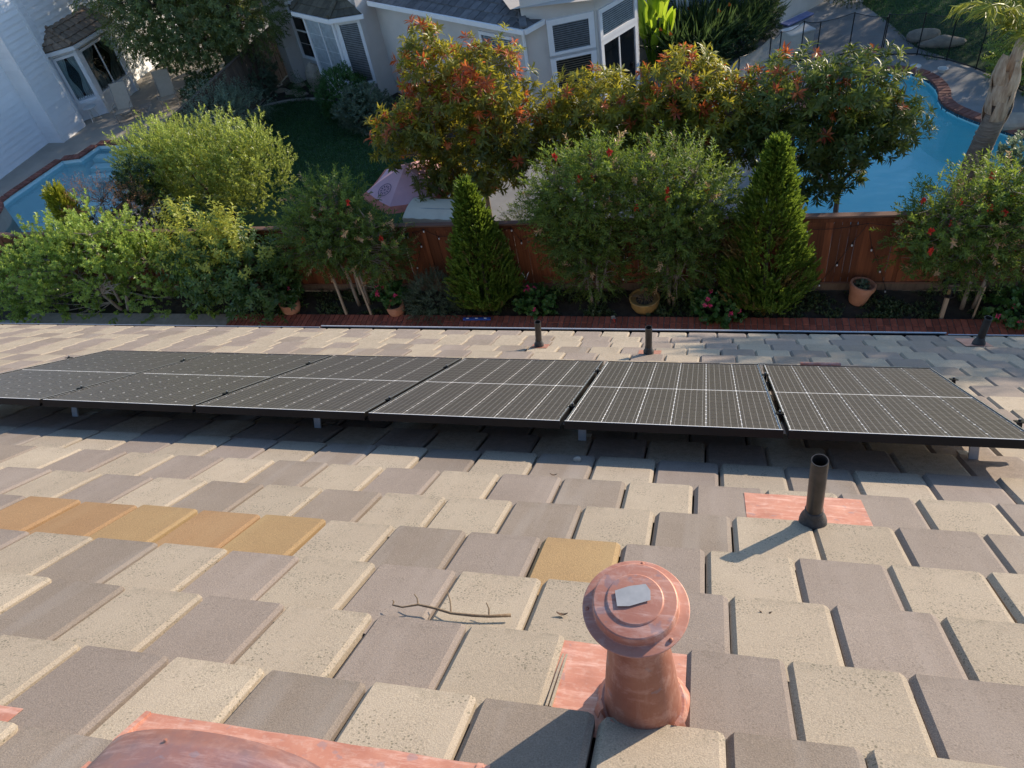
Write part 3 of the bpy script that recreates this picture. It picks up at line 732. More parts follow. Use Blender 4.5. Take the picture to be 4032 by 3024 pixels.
def dead_extra(frac, mat):
    def fn(P, D, R, zz, V, i, tint, lm):
        m = (rng.random(len(P)) < frac)[i]
        return [(V[~m], tint[~m], lm), (V[m], rng.random(m.sum()), mat)]
    return fn
# ------------------------------------------------------------------ our planting strip, brick edging and the redwood fence
FY = 13.35
sheet('patio', [(-30, -20), (20, -20), (20, 12.10), (-30, 12.10)], .02, 'concrete_grey')
sheet('planting_bed', [(-30, 12.10), (20, 12.10), (20, FY), (-30, FY)], .004, 'soil')
def brick_edging():
    t = thing('brick_edging', 'row of red bricks edging the planting bed below the eave', 'brick edging', (0, 12.24, 0))
    mb = MB(); mb.box((-2, -.11, .02), (30, .45, .09)); mb.obj('mortar_bed', 'mortar', t)
    br = MB(); br.bbox((0, 0, 0), (.108, .215, .075), .006); me = br.mesh('brick', ['brick'])
    for i in range(300):
        x = -10.9 + (i % 150) * .1225; row = -.222 if i >= 150 else 0.
        inst('brick', me, t, (x + random.uniform(-.002, .002), row + random.uniform(-.004, .004), .048 + random.uniform(-.003, .004)), (0, 0, random.uniform(-.015, .015)))
brick_edging()
def fence():
    t = thing('redwood_fence', 'long reddish brown wooden fence behind the planting bed', 'fence', (0, FY, 0))
    w = .138
    me = [MB().bbox((0, 0, .86), (w, .018, 1.62), .003).mesh('fence_board', ['fence_board']) for _ in range(1)][0]
    x = -24.; i = 0
    while x < 8.5:
        ww = random.choice((.90, 1, 1, 1.08)); 
        inst('board', me, t, (x + w * ww / 2, random.choice((0, .004, .014, -.010)), 0), (random.uniform(-.004, .004), 0, random.uniform(-.012, .012)), scale=(ww, 1, 1)); x += w * ww + random.uniform(.001, .007); i += 1
    bt = MB().bbox((0, 0, .92), (.032, .012, 1.72), .002).mesh('batten', ['fence_board'])
    for k in range(-9, 4): inst('post', MB().bbox((0, 0, .89), (.089, .089, 1.74), .004).mesh('post', ['fence_board']), t, (k * 2.44 + 3.73 - 2.44, .062, 0))
    for k in range(-9, 4): inst('batten', MB().bbox((0, 0, .82), (.085, .018, 1.62), .003).mesh('batten', ['fence_board']), t, (k * 2.44 + 3.73 - 2.44 + .02, -.024, 0))
    mb = MB(); mb.bbox((-7.75, 0, 1.795), (33, .14, .038), .004); mb.obj('cap_rail', 'fence_cap', t)
    mb = MB(); mb.bbox((-7.75, -.02, 1.70), (33, .02, .085), .003); mb.obj('top_rail', 'fence_board', t)
    mb = MB(); mb.bbox((-7.75, .045, .35), (33, .04, .085), .003); mb.bbox((-7.75, .045, 1.5), (33, .04, .085), .003); mb.obj('rear_rail', 'fence_board', t)
    mb = MB(); mb.bbox((-7.75, -.024, .10), (33, .026, .16), .003); mb.obj('kick_board', 'old_wood', t)
    mb = MB(); mb.bbox((-7.75, -.030, .205), (33, .03, .03), .003); mb.obj('bottom_rail', 'fence_cap', t)
fence()
# ---- ground cover and leaf litter
def ground_cover():
    n = 5200; O = np.stack([rng.uniform(-10.5, 7, n), rng.uniform(12.4, 13.25, n), np.full(n, .01)], 1)
    h = np.array([noise.noise(Vector((p[0] * 1.6, p[1] * 2.4, 3))) for p in O]); keep = h > -.12; O = O[keep]; h = h[keep]
    D = unit(rng.normal(0, .5, O.shape) + np.array([0, 0, 1.]))
    V, i = leaf_arrays(O, D, 8, .10, .05, .026, ang=(.6, 1.4), size=.8 + h)
    o = leaf_object('ground_cover', None, [(V, (.35 + rng.normal(0, .25, len(O)))[i], 'leaf_cover')])
    setp(o, 'low dark green ground cover over the planting bed', 'ground cover', kind='stuff')
ground_cover()

# ---- shrubs of the bed
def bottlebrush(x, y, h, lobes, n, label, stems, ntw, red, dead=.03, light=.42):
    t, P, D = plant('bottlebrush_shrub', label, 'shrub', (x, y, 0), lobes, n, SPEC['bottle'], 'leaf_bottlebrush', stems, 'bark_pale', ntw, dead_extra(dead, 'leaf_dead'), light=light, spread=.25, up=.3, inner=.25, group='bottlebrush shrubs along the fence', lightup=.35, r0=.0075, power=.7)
    outer = np.argsort(-(P[:, 2] - P[:, 1] * .6))[:len(P) // 2]
    flowers('flower', t, P[rng.choice(outer, red, replace=False)] + np.array([0, -.1, .06]), .075, 'flower_red', 16, (.8, .8, 1.3))
    return t
bottlebrush(-7.75, 12.78, 3.3, [(0, 0, 2.05, 1.15, .75, .95), (-.75, .1, 1.75, .8, .6, .75), (.85, -.05, 1.6, .7, .6, .75), (.05, .15, 2.7, .75, .5, .5)], 1750,
            'bushy bottlebrush shrub on two staked trunks above the small terracotta pot',
            [([(-.1, 0, 0), (-.12, 0, .9), (-.5, .05, 1.7), (-.8, .1, 2.2)], .045, .012), ([(.15, .02, 0), (.2, 0, .9), (.5, 0, 1.6), (.9, 0, 2.1)], .04, .012), ([(0, .05, .3), (.05, .1, 1.6), (.1, .15, 2.9)], .035, .01)], 420, 9, .05, .3)
bottlebrush(-2.35, 12.82, 4.5, [(0, .1, 2.75, 1.0, .6, .85), (-.15, .05, 1.9, .9, .55, .8), (.05, -.05, 1.1, .68, .45, .75), (.4, .15, 3.2, .5, .4, .5), (-.75, .1, 2.4, .5, .4, .55)], 1800,
            'tall loose bottlebrush shrub right of the pointed green conifer',
            [([(0, 0, 0), (-.1, .05, 1.2), (-.3, .1, 2.1), (-.5, .1, 2.9)], .04, .01), ([(.1, 0, 0), (.2, .05, 1.4), (.15, .1, 2.4), (.3, .1, 3.3)], .04, .01), ([(.15, 0, .2), (.4, 0, 1.2), (.55, .05, 2.2), (.7, .1, 3.2)], .03, .008)], 300, 6, .012, .42)
bottlebrush(-.62, 12.82, 4.6, [(0, .1, 2.85, .9, .6, .8), (-.05, .05, 2.0, 1.0, .6, .85), (.1, -.05, 1.15, .76, .45, .75), (-.6, .1, 2.9, .5, .5, .5), (.75, .1, 2.4, .5, .4, .6)], 1900,
            'tall loose bottlebrush shrub behind the ochre pot',
            [([(0, 0, 0), (.1, .05, 1.2), (.3, .1, 2.2), (.4, .1, 3.0)], .045, .01), ([(-.1, 0, 0), (-.15, .05, 1.4), (-.3, .1, 2.4), (-.4, .1, 3.1)], .04, .01), ([(0, 0, .5), (.35, 0, 1.4), (.6, .05, 2.3)], .03, .008)], 320, 6, .012, .36)
bottlebrush(4.75, 12.75, 3.5, [(0, 0, 2.05, 1.2, .75, .95), (-.75, -.05, 1.85, .75, .6, .75), (.9, 0, 1.9, .9, .7, .9), (.5, .2, 2.45, .8, .5, .55), (-.1, -.1, 1.25, .9, .5, .5)], 1900,
            'wide bottlebrush shrub with red flowers by the hanging lantern',
            [([(.1, 0, 0), (.1, 0, .9), (-.4, .05, 1.8), (-.7, .1, 2.3)], .045, .012), ([(.3, .02, 0), (.35, 0, .9), (.6, 0, 1.8), (1.0, 0, 2.4)], .04, .012)], 420, 14, .03, .48)

def conifer(x, y, h, r, n, label, brown=0.):
    t = thing('conifer', label, 'conifer', (x, y, 0), group='pointed conifers in front of the fence')
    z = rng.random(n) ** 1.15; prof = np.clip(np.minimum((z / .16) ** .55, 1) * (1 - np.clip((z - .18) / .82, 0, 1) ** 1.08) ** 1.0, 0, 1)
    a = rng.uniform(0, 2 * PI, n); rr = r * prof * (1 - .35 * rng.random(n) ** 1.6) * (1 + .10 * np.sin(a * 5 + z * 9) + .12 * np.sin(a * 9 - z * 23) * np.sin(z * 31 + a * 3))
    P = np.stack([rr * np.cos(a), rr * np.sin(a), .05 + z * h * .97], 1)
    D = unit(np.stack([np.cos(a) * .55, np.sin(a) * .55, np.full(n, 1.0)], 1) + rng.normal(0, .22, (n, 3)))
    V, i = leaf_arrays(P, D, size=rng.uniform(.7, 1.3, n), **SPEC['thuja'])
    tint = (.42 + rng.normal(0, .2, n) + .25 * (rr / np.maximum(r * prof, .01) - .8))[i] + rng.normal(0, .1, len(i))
    hole = np.array([noise.noise(Vector(p) * 2.3 + Vector((x, 0, 5))) for p in P])
    m = (((hole > .30) | (rng.random(n) < .05)) & (z < .62) & (rng.random(n) < brown))[i]
    parts = [(V[~m], tint[~m], 'leaf_thuja')]
    if m.any(): parts.append((V[m], rng.random(m.sum()), 'leaf_thuja_brown'))
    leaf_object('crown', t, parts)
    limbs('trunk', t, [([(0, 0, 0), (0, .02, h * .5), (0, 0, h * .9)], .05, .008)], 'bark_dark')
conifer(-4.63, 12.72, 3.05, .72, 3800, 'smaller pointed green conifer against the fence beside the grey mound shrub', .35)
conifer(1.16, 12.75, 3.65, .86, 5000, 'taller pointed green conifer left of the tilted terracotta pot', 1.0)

plant('broadleaf_shrub', 'bright green small leaved shrub filling the lower left behind the eave', 'shrub', (-14.3, 12.55, 0),
      [(0, 0, 1.2, 1.6, .85, .95), (-1.6, 0, 1.0, 1.2, .8, .8), (1.5, 0, 1.05, 1.1, .8, .85), (.5, .1, 1.95, .9, .6, .55), (-.7, .1, 1.75, .8, .6, .5), (-2.6, 0, .9, 1., .7, .75), (2.4, 0, .75, .7, .7, .6)], 520, SPEC['hedge'], 'leaf_hedge',
      [([(0, 0, 0), (-.4, 0, .8), (-1.2, .1, 1.5)], .05, .012), ([(.2, 0, 0), (.6, 0, .9), (1.5, .1, 1.4)], .05, .012), ([(.1, 0, .2), (.2, 0, 1.2), (.4, .1, 2.2)], .04, .01)], 'bark_pale', 90, light=.45, up=.75, inner=.45, lightup=.3, r0=.008, plume=(7, .5, .17))
def bare_twigs():
    t = thing('dead_branch', 'bare grey forked branch sticking out of the bright green shrub', 'branch', (-13.75, 11.85, 1.1))
    mb = MB()
    for k in range(14):
        a = rng.uniform(-.5, 1.2); l = rng.uniform(.3, .7)
        p = Vector((0, 0, 0)); q = p + Vector((math.cos(a) * l * .6, -.05, math.sin(a) * l * .4 + .1)); e = q + Vector((rng.uniform(.05, .35), rng.uniform(-.1, .1), rng.uniform(-.1, .25)))
        mb.tube([p, q, e], [.016, .010, .004], 5)
    mb.obj('twigs', 'bark_pale', t)
bare_twigs()
def yellow_top(P, D, R, zz, V, i, tint, lm):
    m = ((zz + rng.normal(0, .08, len(P)) > .60) & (rng.random(len(P)) < .85))[i]
    return [(V[~m], tint[~m], lm), (V[m], .75 + .3 * rng.random(m.sum()), 'leaf_yellow')]
plant('yellow_leaf_shrub', 'yellow green leafy shrub with upright shoots right of the bright hedge', 'shrub', (-10.9, 12.65, 0),
      [(0, 0, 1.15, 1.1, .8, .95), (-.55, .1, 2.0, .35, .35, .75), (.75, .0, 1.05, .8, .7, .85), (.45, .1, 1.8, .4, .4, .6), (1.0, -.1, .6, .7, .6, .5), (-1.0, 0, 1.5, .4, .4, .4)], 950, SPEC['yellow'], 'leaf_lush',
      [([(0, 0, 0), (-.2, 0, 1.0), (-.6, .1, 2.2)], .05, .012), ([(.1, 0, 0), (.4, 0, 1.0), (.7, .1, 1.9)], .05, .012)], 'bark_dark', 60, light=.40, spread=.22, up=.9, lightup=.3, extra=yellow_top)
plant('mound_shrub', 'rounded grey green mound shrub spilling over the brick edging', 'shrub', (-5.85, 12.55, 0), [(0, 0, .38, .55, .5, .48)], 900, SPEC['needle'], 'leaf_lavender', light=.5, up=.5, inner=.6, zmin=.03)

def geranium(x, y, r, h, n, fl, label, z0=0., base=None, mat='flower_pink', grp='geraniums in the planting bed'):
    t = thing('geranium', label, 'flowering plant', (x, y, z0), group=grp)
    P, D, R = crown_tips([(0, 0, h * .5, r, r * .8, h * .5)], n, .5, .6, .4, .02)
    V, i = leaf_arrays(P, D, size=rng.uniform(.8, 1.2, n), **SPEC['gera'])
    leaf_object('foliage', t, [(V, (.45 + rng.normal(0, .25, n))[i], 'leaf_geranium')])
    k = rng.choice(np.argsort(-(P[:, 2] - P[:, 1]))[:n // 2], fl, replace=False)
    flowers('flower', t, P[k] + np.array([0, -.06, .07]), .055, mat, 14)
    return t
geranium(-3.55, 12.62, .42, .55, 130, 5, 'pink geranium between the smaller conifer and the tall bottlebrush')
geranium(.30, 12.42, .50, .62, 170, 10, 'pink geranium hanging over the bricks left of the taller conifer')
geranium(5.75, 12.42, .60, .62, 190, 12, 'pink geranium at the right edge behind the leaning vent pipe')

def pot(x, y, prof, label, mat='terracotta', tilt=(0, 0), cat='plant pot', fill=.06):
    t = thing('plant_pot', label, cat, (x, y, 0), (tilt[0], tilt[1], 0))
    sharp(MB().lathe(prof + [(prof[-1][0] - .025, prof[-1][1]), (prof[-1][0] - .035, prof[-1][1] - fill)], 36).obj('pot_shell', mat, t), 40)
    mb = MB(); mb.lathe([(prof[-1][0] - .037, prof[-1][1] - fill - .005), (0, prof[-1][1] - fill + .01)], 24); mb.obj('potting_soil', 'soil', t)
    return t
PROF = lambda s: [(.13 * s, 0), (.145 * s, .02 * s), (.20 * s, .30 * s), (.215 * s, .31 * s), (.222 * s, .345 * s), (.222 * s, .40 * s), (.21 * s, .405 * s)]
pot(-9.45, 12.5, [(.12, 0), (.16, .02), (.215, .12), (.235, .22), (.225, .30), (.24, .32), (.24, .34)], 'round terracotta strawberry pot of violet flowers near the yellow shrub', tilt=(.0, 0))
geranium(-9.45, 12.62, .26, .34, 60, 4, 'violet flowering plant in the terracotta pot near the yellow shrub', .30, grp='potted flowers')
pot(-6.78, 12.45, [(.11, 0), (.15, .02), (.19, .12), (.205, .22), (.195, .28), (.21, .30), (.21, .32)], 'small terracotta pot of pink flowers beside the grey mound shrub')
geranium(-6.85, 12.6, .36, .45, 90, 6, 'pink flowering plant in the small terracotta pot beside the mound', .26, grp='potted flowers')
pot(-1.22, 12.72, [(.20, 0), (.24, .02), (.29, .12), (.315, .26), (.325, .30), (.315, .31)], 'low ochre glazed pot of dry stems under the tall bottlebrush', 'ochre_glaze')
def dry_stems():
    t = thing('dry_plant', 'tangle of dry brown stems in the low ochre pot', 'plant', (-1.22, 12.72, .25))
    mb = MB()
    for k in range(60):
        a = rng.uniform(0, 6.28); l = rng.uniform(.12, .3); mb.tube([(0, 0, 0), (math.cos(a) * l * .6, math.sin(a) * l * .6, .10), (math.cos(a) * l, math.sin(a) * l, .04 + rng.uniform(-.02, .1))], [.005, .004, .002], 4, False)
    mb.obj('stems', 'twig', t)
dry_stems()
pot(2.98, 12.95, PROF(1.12), 'large tilted terracotta pot holding a small succulent', tilt=(-.06, .16), fill=.09)
plant('succulent', 'small grey green succulent in the large tilted terracotta pot', 'plant', (3.03, 12.95, .36), [(0, 0, .03, .13, .12, .06)], 34, dict(n=9, length=.03, ll=.07, lw=.03, ang=(.6, 1.4), droop=.0), 'leaf_greygreen', zmin=-.1)

def stake(x, y, h, w, label, lean=(0, 0)):
    t = thing('garden_stake', label, 'stake', (x, y, 0), (lean[0], lean[1], 0), 'wooden garden stakes')
    MB().bbox((0, 0, h / 2), (w, w, h), .004).obj('stake_post', 'stake_wood', t)
stake(-8.0, 12.36, 1.05, .045, 'left wooden stake propping the bottlebrush by the small pot', (-.1, -.05))
stake(-7.38, 12.36, 1.25, .045, 'right wooden stake propping the bottlebrush by the small pot', (-.1, -.08))
stake(4.98, 12.46, .75, .028, 'thin wooden stake beside the lantern post', (-.05, .06))
def lantern():
    t = thing('garden_lantern', 'dark round metal lantern on a wooden post under the right bottlebrush', 'lantern', (4.42, 12.42, 0))
    MB().bbox((0, 0, .30), (.065, .065, .60), .005).obj('post', 'stake_wood', t)
    b = MB().lathe([(.10, .60), (.125, .62), (.125, .635)], 24).obj('base', 'lantern_metal', t); sharp(b)
    sharp(MB().lathe([(.105, .635), (.112, .88)], 24).obj('glass_chimney', 'bulb_glass', t))
    for k in range(8): MB().tube([(.113 * math.cos(k * PI / 4), .113 * math.sin(k * PI / 4), .63), (.118 * math.cos(k * PI / 4), .118 * math.sin(k * PI / 4), .89)], .006, 5).obj('cage_bar', 'lantern_metal', t)
    sharp(MB().lathe([(.145, .885), (.15, .90), (.13, .935), (.07, .965), (.055, .99), (.03, 1.0), (.02, 1.03), (0, 1.035)], 24).obj('roof_cap', 'lantern_metal', t), 30)
    MB().lathe([(.03, .64), (.03, .74), (0, .75)], 12).obj('candle', 'ochre_glaze', t)
lantern()
def string_lights():
    t = thing('string_light', 'black string of small glass bulbs zigzagging down the wooden fence', 'string lights', (0, 13.27, 0))
    runs = [[(-6.25, 1.66), (-6.12, 1.35), (-6.36, .77), (-6.5, .2)], [(-6.25, 1.66), (-5.97, 1.74), (-5.66, 1.55), (-4.0, 1.72), (-3.83, 1.40), (-3.39, 1.66), (-3.21, 1.40), (-1.6, 1.7)], [(-1.6, 1.7), (-1.6, .98), (-1.71, .42), (-1.83, .08)],
            [(2.98, 1.66), (3.13, 1.10), (3.37, .58), (3.55, .08)], [(2.98, 1.66), (2.76, 1.22), (2.55, .75), (2.28, .24)], [(2.98, 1.66), (1.9, 1.55), (.4, 1.68), (-1.6, 1.7)], [(2.98, 1.66), (4.5, 1.6), (6.5, 1.68)]]
    bl = MB().lathe([(0, -.075), (.013, -.068), (.019, -.05), (.015, -.03), (.010, -.02)], 10).mesh('bulb', ['bulb_white'], True); sk = MB().lathe([(.012, -.03), (.013, .012), (0, .014)], 8).mesh('socket', ['pole_black'])
    for r in runs:
        pts = []
        for (x0, z0), (x1, z1) in zip(r, r[1:]):
            for q in range(6): u = q / 6; pts.append((x0 + (x1 - x0) * u, 0, z0 + (z1 - z0) * u - .05 * math.sin(PI * u) * abs(x1 - x0)))
        pts.append((r[-1][0], 0, r[-1][1])); MB().tube(pts, .0055, 5).obj('cable', 'pole_black', t)
        for x, z in r[1:]:
            s = inst('socket', sk, t, (x, -.012, z)); inst('bulb', bl, s, (0, 0, -.01))
string_lights()
for x, lab in ((-6.42, 'small solar fence light left of the smaller conifer'), (-3.44, 'small solar fence light right of the smaller conifer')):
    t = thing('solar_fence_light', lab, 'lamp', (x, 13.32, 1.56), group='solar lights on the fence')
    MB().bbox((0, -.035, .0), (.12, .05, .10), .01).obj('housing', 'pole_black', t); MB().bbox((0, -.055, .058), (.11, .10, .012), .003).obj('solar_cap', 'frame_black', t)
    for s in (-1, 1): MB().box((s * .045, -.062, -.02), (.02, .006, .045)).obj('reflector', 'bulb_white', t)
def spirit_level():
    t = thing('spirit_level', 'blue spirit level lying on the brick edging', 'spirit level', (-4.82, 12.20, .09), (0, 0, .02))
    MB().bbox((0, 0, .022), (.62, .055, .042), .004).obj('body', 'level_blue', t)
    for x in (-.2, 0, .2): MB().tube([(x - .03, -.008, .046), (x + .03, -.008, .046)], .011, 8).obj('vial', 'bulb_white', t)
    t = thing('paint_brush', 'small paint brush lying on the brick edging', 'brush', (-1.83, 12.24, .09), (0, 0, .3))
    MB().bbox((0, .07, .012), (.075, .07, .022), .004).obj('bristles', 'sling', t); MB().bbox((0, .025, .012), (.08, .03, .026), .003).obj('ferrule', 'aluminium', t); MB().tube([(0, .01, .012), (0, -.10, .012)], [.013, .008], 8).obj('handle', 'flower_red', t)
    t = thing('bird_ornament', 'tiny bird ornament on a stick above the pink geranium', 'ornament', (-3.72, 12.75, 0))
    MB().tube([(0, 0, 0), (0, 0, .72)], .004, 6).obj('stick', 'pole_black', t); MB().ball((0, 0, .78), .04, 10, 7, (.7, 1.4, .8)).obj('body', 'lantern_metal', t)
    for s in (-1, 1): MB().add([(s * .02, 0, .80), (s * .05, -.03, .93), (s * .09, .03, .95), (s * .03, .05, .82)], [(0, 1, 2, 3)]).obj('wing', 'bulb_white', t)
spirit_level()
# ------------------------------------------------------------------ neighbouring yards: ground sheets
def ring_offset(poly, d):
    """offset a closed ccw polygon outwards by d"""
    n = len(poly); out = []
    for i in range(n):
        a, b, c = Vector(poly[i - 1]), Vector(poly[i]), Vector(poly[(i + 1) % n])
        t = ((b - a).normalized() + (c - b).normalized()).normalized(); nn = Vector((t.y, -t.x))
        k = max(.5, nn.dot(Vector(((c - b).normalized().y, -(c - b).normalized().x)))); out.append(tuple(b + nn * d / k))
    return out
def smooth_poly(poly, it=2):
    for _ in range(it):
        q = []
        for i in range(len(poly)):
            a, b = poly[i], poly[(i + 1) % len(poly)]
            q += [(a[0] * .75 + b[0] * .25, a[1] * .75 + b[1] * .25), (a[0] * .25 + b[0] * .75, a[1] * .25 + b[1] * .75)]
        poly = q
    return poly
def ground_with_hole(name, outer, hole, z, mat):
    """deck sheet around a pool: bridge the hole ring to the outer ring"""
    import bmesh
    bm = bmesh.new(); rings = []
    for ring in (outer, hole):
        vs = [bm.verts.new((x, y, z)) for x, y in ring]; rings.append([bm.edges.new((vs[i], vs[(i + 1) % len(vs)])) for i in range(len(vs))])
    bmesh.ops.triangle_fill(bm, use_beauty=True, edges=rings[0] + rings[1])
    # drop faces whose centre lies in the hole
    def inside(p):
        c = False; n = len(hole)
        for i in range(n):
            (x1, y1), (x2, y2) = hole[i], hole[i - 1]
            if (y1 > p.y) != (y2 > p.y) and p.x < (x2 - x1) * (p.y - y1) / (y2 - y1) + x1: c = not c
        return c
    bmesh.ops.delete(bm, geom=[f for f in bm.faces if inside(f.calc_center_median())], context='FACES')
    me = bpy.data.meshes.new(name); bm.to_mesh(me); bm.free(); me.materials.append(M[mat])
    o = bpy.data.objects.new(name, me); link(o); o['kind'] = 'structure'
    return o
def pool(name, label, poly, depth, z, shell, water, coping_w, brick_w, tileband):
    t = thing(name, label, 'swimming pool', (0, 0, 0))
    n = len(poly)
    mb = MB(); v = [(x, y, z - .02) for x, y in poly] + [(x, y, z - depth) for x, y in ring_offset(poly, -.25)]
    mb.add(v, [(i, (i + 1) % n, n + (i + 1) % n, n + i) for i in range(n)] + [tuple(range(n, 2 * n))]); mb.obj('basin', shell, t)
    mb = MB(); mb.add([(x, y, z - .14) for x, y in ring_offset(poly, -.004)], [tuple(range(n))]); mb.obj('water', water, t)
    # tile band just under the coping
    per = []; L = 0
    pts = [Vector((x, y, 0)) for x, y in poly] + [Vector((*poly[0], 0))]
    def along(step):
        out = []; d = 0; i = 0; acc = 0
        tot = sum((b - a).length for a, b in zip(pts, pts[1:])); k = int(tot / step); step = tot / k
        cum = [0]
        for a, b in zip(pts, pts[1:]): cum.append(cum[-1] + (b - a).length)
        j = 0
        for q in range(k):
            s = (q + .5) * step
            while cum[j + 1] < s: j += 1
            a, b = pts[j], pts[j + 1]; out.append((a.lerp(b, (s - cum[j]) / (b - a).length), math.atan2((b - a).y, (b - a).x), step))
        return out
    cp = MB().bbox((0, 0, 0), (brick_w - .010, coping_w, .06), .012).mesh('coping_brick', ['brick_coping'])
    for p, a, st in along(brick_w):
        off = Vector((math.sin(a), -math.cos(a), 0)) * (coping_w / 2 - .04)
        inst('coping_brick', cp, t, (p.x + off.x, p.y + off.y, z + .012 + random.uniform(-.002, .002)), (0, 0, a))
    if tileband:
        tb = MB().box((0, 0, 0), (.142, .012, .142)).mesh('waterline_tile', ['pool_tile'])
        for p, a, st in along(.15):
            off = Vector((-math.sin(a), math.cos(a), 0)) * .010
            inst('waterline_tile', tb, t, (p.x + off.x, p.y + off.y, z - .095), (0, 0, a))
    return t
RP = smooth_poly([(4.4, 23.62), (3.2, 23.1), (2.7, 21.9), (2.35, 20.4), (1.8, 18.8), (1.6, 17.2), (2.3, 15.9), (3.8, 15.25), (6, 15.2), (8.2, 15.6), (8.9, 16.8), (8.6, 18.2), (7.5, 19.35), (6.62, 20.35), (6.18, 20.95), (5.98, 21.5), (6.10, 22.2), (5.95, 22.95), (5.5, 23.5)], 1)
# ccw check is not needed visually: both rings share orientation
def ccw(poly):
    a = sum(poly[i][0] * poly[(i + 1) % len(poly)][1] - poly[(i + 1) % len(poly)][0] * poly[i][1] for i in range(len(poly)))
    return poly if a > 0 else poly[::-1]
RP = ccw(RP)
ground_with_hole('pool_deck', [(-3.0, 13.45), (16, 13.45), (16, 20.5), (7.7, 22.6), (6.7, 24.1), (5.95, 25.05), (5.55, 26.9), (4.9, 28.9), (4.9, 33), (-3, 33), (-2.5, 25)], ring_offset(RP, .02), .0, 'concrete_grey')
pool('right_pool', 'bright turquoise free form pool behind the trees on the right', RP, 1.3, 0, 'plaster_cyan', 'water', .32, .16, True)
sheet('far_lawn', [(6.75, 24.0), (7.9, 22.4), (16, 20), (30, 30), (20, 45), (4.9, 45), (4.9, 28.9), (5.5, 26.9), (5.95, 25.05)], -.008, 'lawn_soil')
LPO = ccw([(-22.50, 15.2), (-22.45, 18.4), (-22.02, 20.70), (-21.33, 20.80), (-21.15, 21.70), (-19.2, 21.64), (-17.9, 21.2), (-17.5, 19), (-17.6, 16.5), (-18.5, 15.0), (-20.5, 14.8)])
ground_with_hole('patio_left', [(-40, 13.45), (-15.9, 13.45), (-15.85, 21.5), (-15.7, 27), (-19, 33), (-40, 33)], ring_offset(LPO, .02), .0, 'concrete')
pool('left_pool', 'pale teal pool with brick coping beside the white siding house', LPO, 1.2, 0, 'plaster_teal', 'water_left', .30, .13, False)
def pool_steps():
    t = thing('pool_steps', 'pale underwater steps at the far end of the left pool', 'steps', (-20.2, 21.2, -.5))
    for k in range(3): MB().bbox((0, -.35 * k, .25 - .18 * k), (1.7, .36, .16), .02).obj('step', 'plaster_teal', t)
pool_steps()
def spa():
    t = thing('raised_spa', 'round raised spa with brick rim at the corner of the left pool', 'spa', (-22.6, 16.3, 0))
    MB().lathe([(1.42, -.9), (1.42, .36)], 40).obj('spa_wall', 'concrete', t)
    MB().lathe([(1.05, .36), (1.05, .1)], 40).obj('inner_wall', 'plaster_teal', t)
    MB().lathe([(1.05, .22), (0, .22)], 40).obj('spa_water', 'water_left', t); MB().lathe([(1.05, -.3), (0, -.3)], 40).obj('spa_floor', 'plaster_teal', t)
    me = MB().bbox((0, 0, 0), (.15, .44, .07), .012).mesh('rim_brick', ['brick_coping'])
    for k in range(50): a = 2 * PI * k / 50; inst('rim_brick', me, t, (1.24 * math.cos(a), 1.24 * math.sin(a), .385), (0, 0, a + PI / 2))
spa()
# ---- middle yard: lawn with a concrete kerb
LAWN = smooth_poly([(-15.6, 14.2), (-15.75, 21.8), (-15.85, 23.65), (-14.8, 24.2), (-13.6, 24.2), (-12.75, 23.85), (-12.2, 22.9), (-11.75, 22.1), (-10.5, 21.15), (-8.6, 20.4), (-7.0, 19.3), (-6.8, 16.5), (-8.2, 15.3), (-10, 14.4)], 2)
sheet('garden_soil', [(-15.9, 13.45), (-3.0, 13.45), (-2.5, 25), (-3, 33), (-16.5, 33)], -.004, 'soil')
sheet('lawn', LAWN, .006, 'lawn_soil')
def kerb():
    t = thing('lawn_kerb', 'curved grey concrete kerb around the shaded lawn', 'kerb', (0, 0, 0))
    L = ccw(LAWN); n = len(L); o = ring_offset(L, .14); mb = MB()
    v = [(x, y, .06) for x, y in L] + [(x, y, .06) for x, y in o] + [(x, y, -.02) for x, y in L] + [(x, y, -.02) for x, y in o]
    mb.add(v, [q for i in range(n) for j in [(i + 1) % n] for q in ((i, j, n + j, n + i), (2 * n + i, 2 * n + j, j, i), (n + i, n + j, 3 * n + j, 3 * n + i))]); mb.obj('kerb_strip', 'concrete', t)
kerb()
def grass(name, label, poly_fn, box, n, tintbase):
    O = np.stack([rng.uniform(box[0], box[1], n), rng.uniform(box[2], box[3], n), np.full(n, .005)], 1); O = O[[poly_fn(p) for p in O]]
    D = unit(rng.normal(0, .35, O.shape) + np.array([0, 0, 1.]))
    V, i = leaf_arrays(O, D, 3, .03, .07, .016, ang=(.1, .6), droop=.1, start=0)
    nz = np.array([noise.noise(Vector((p[0] * .7, p[1] * .7, 0))) for p in O])
    o = leaf_object(name, None, [(V, (tintbase + nz * .5 + rng.normal(0, .2, len(O)))[i], 'leaf_grass')]); setp(o, label, 'grass', kind='stuff')
def in_lawn(p):
    c = False; n = len(LAWN)
    for i in range(n):
        (x1, y1), (x2, y2) = LAWN[i], LAWN[i - 1]
        if (y1 > p[1]) != (y2 > p[1]) and p[0] < (x2 - x1) * (p[1] - y1) / (y2 - y1) + x1: c = not c
    return c
grass('lawn_grass', 'short shaded dark green grass of the middle lawn', in_lawn, (-15.8, -6.8, 17.5, 24.3), 26000, .35)
grass('far_lawn_grass', 'short dark grass of the lawn beyond the pool fence', lambda p: p[0] > 5.6 + (26 - p[1]) * .25, (5.0, 13, 24, 33), 14000, .3)
sheet('middle_patio', [(-8.6, 13.5), (-3.0, 13.5), (-2.4, 20.5), (-4.9, 20.8), (-7.0, 19.2), (-6.75, 16.4)], .012, 'concrete_grey')

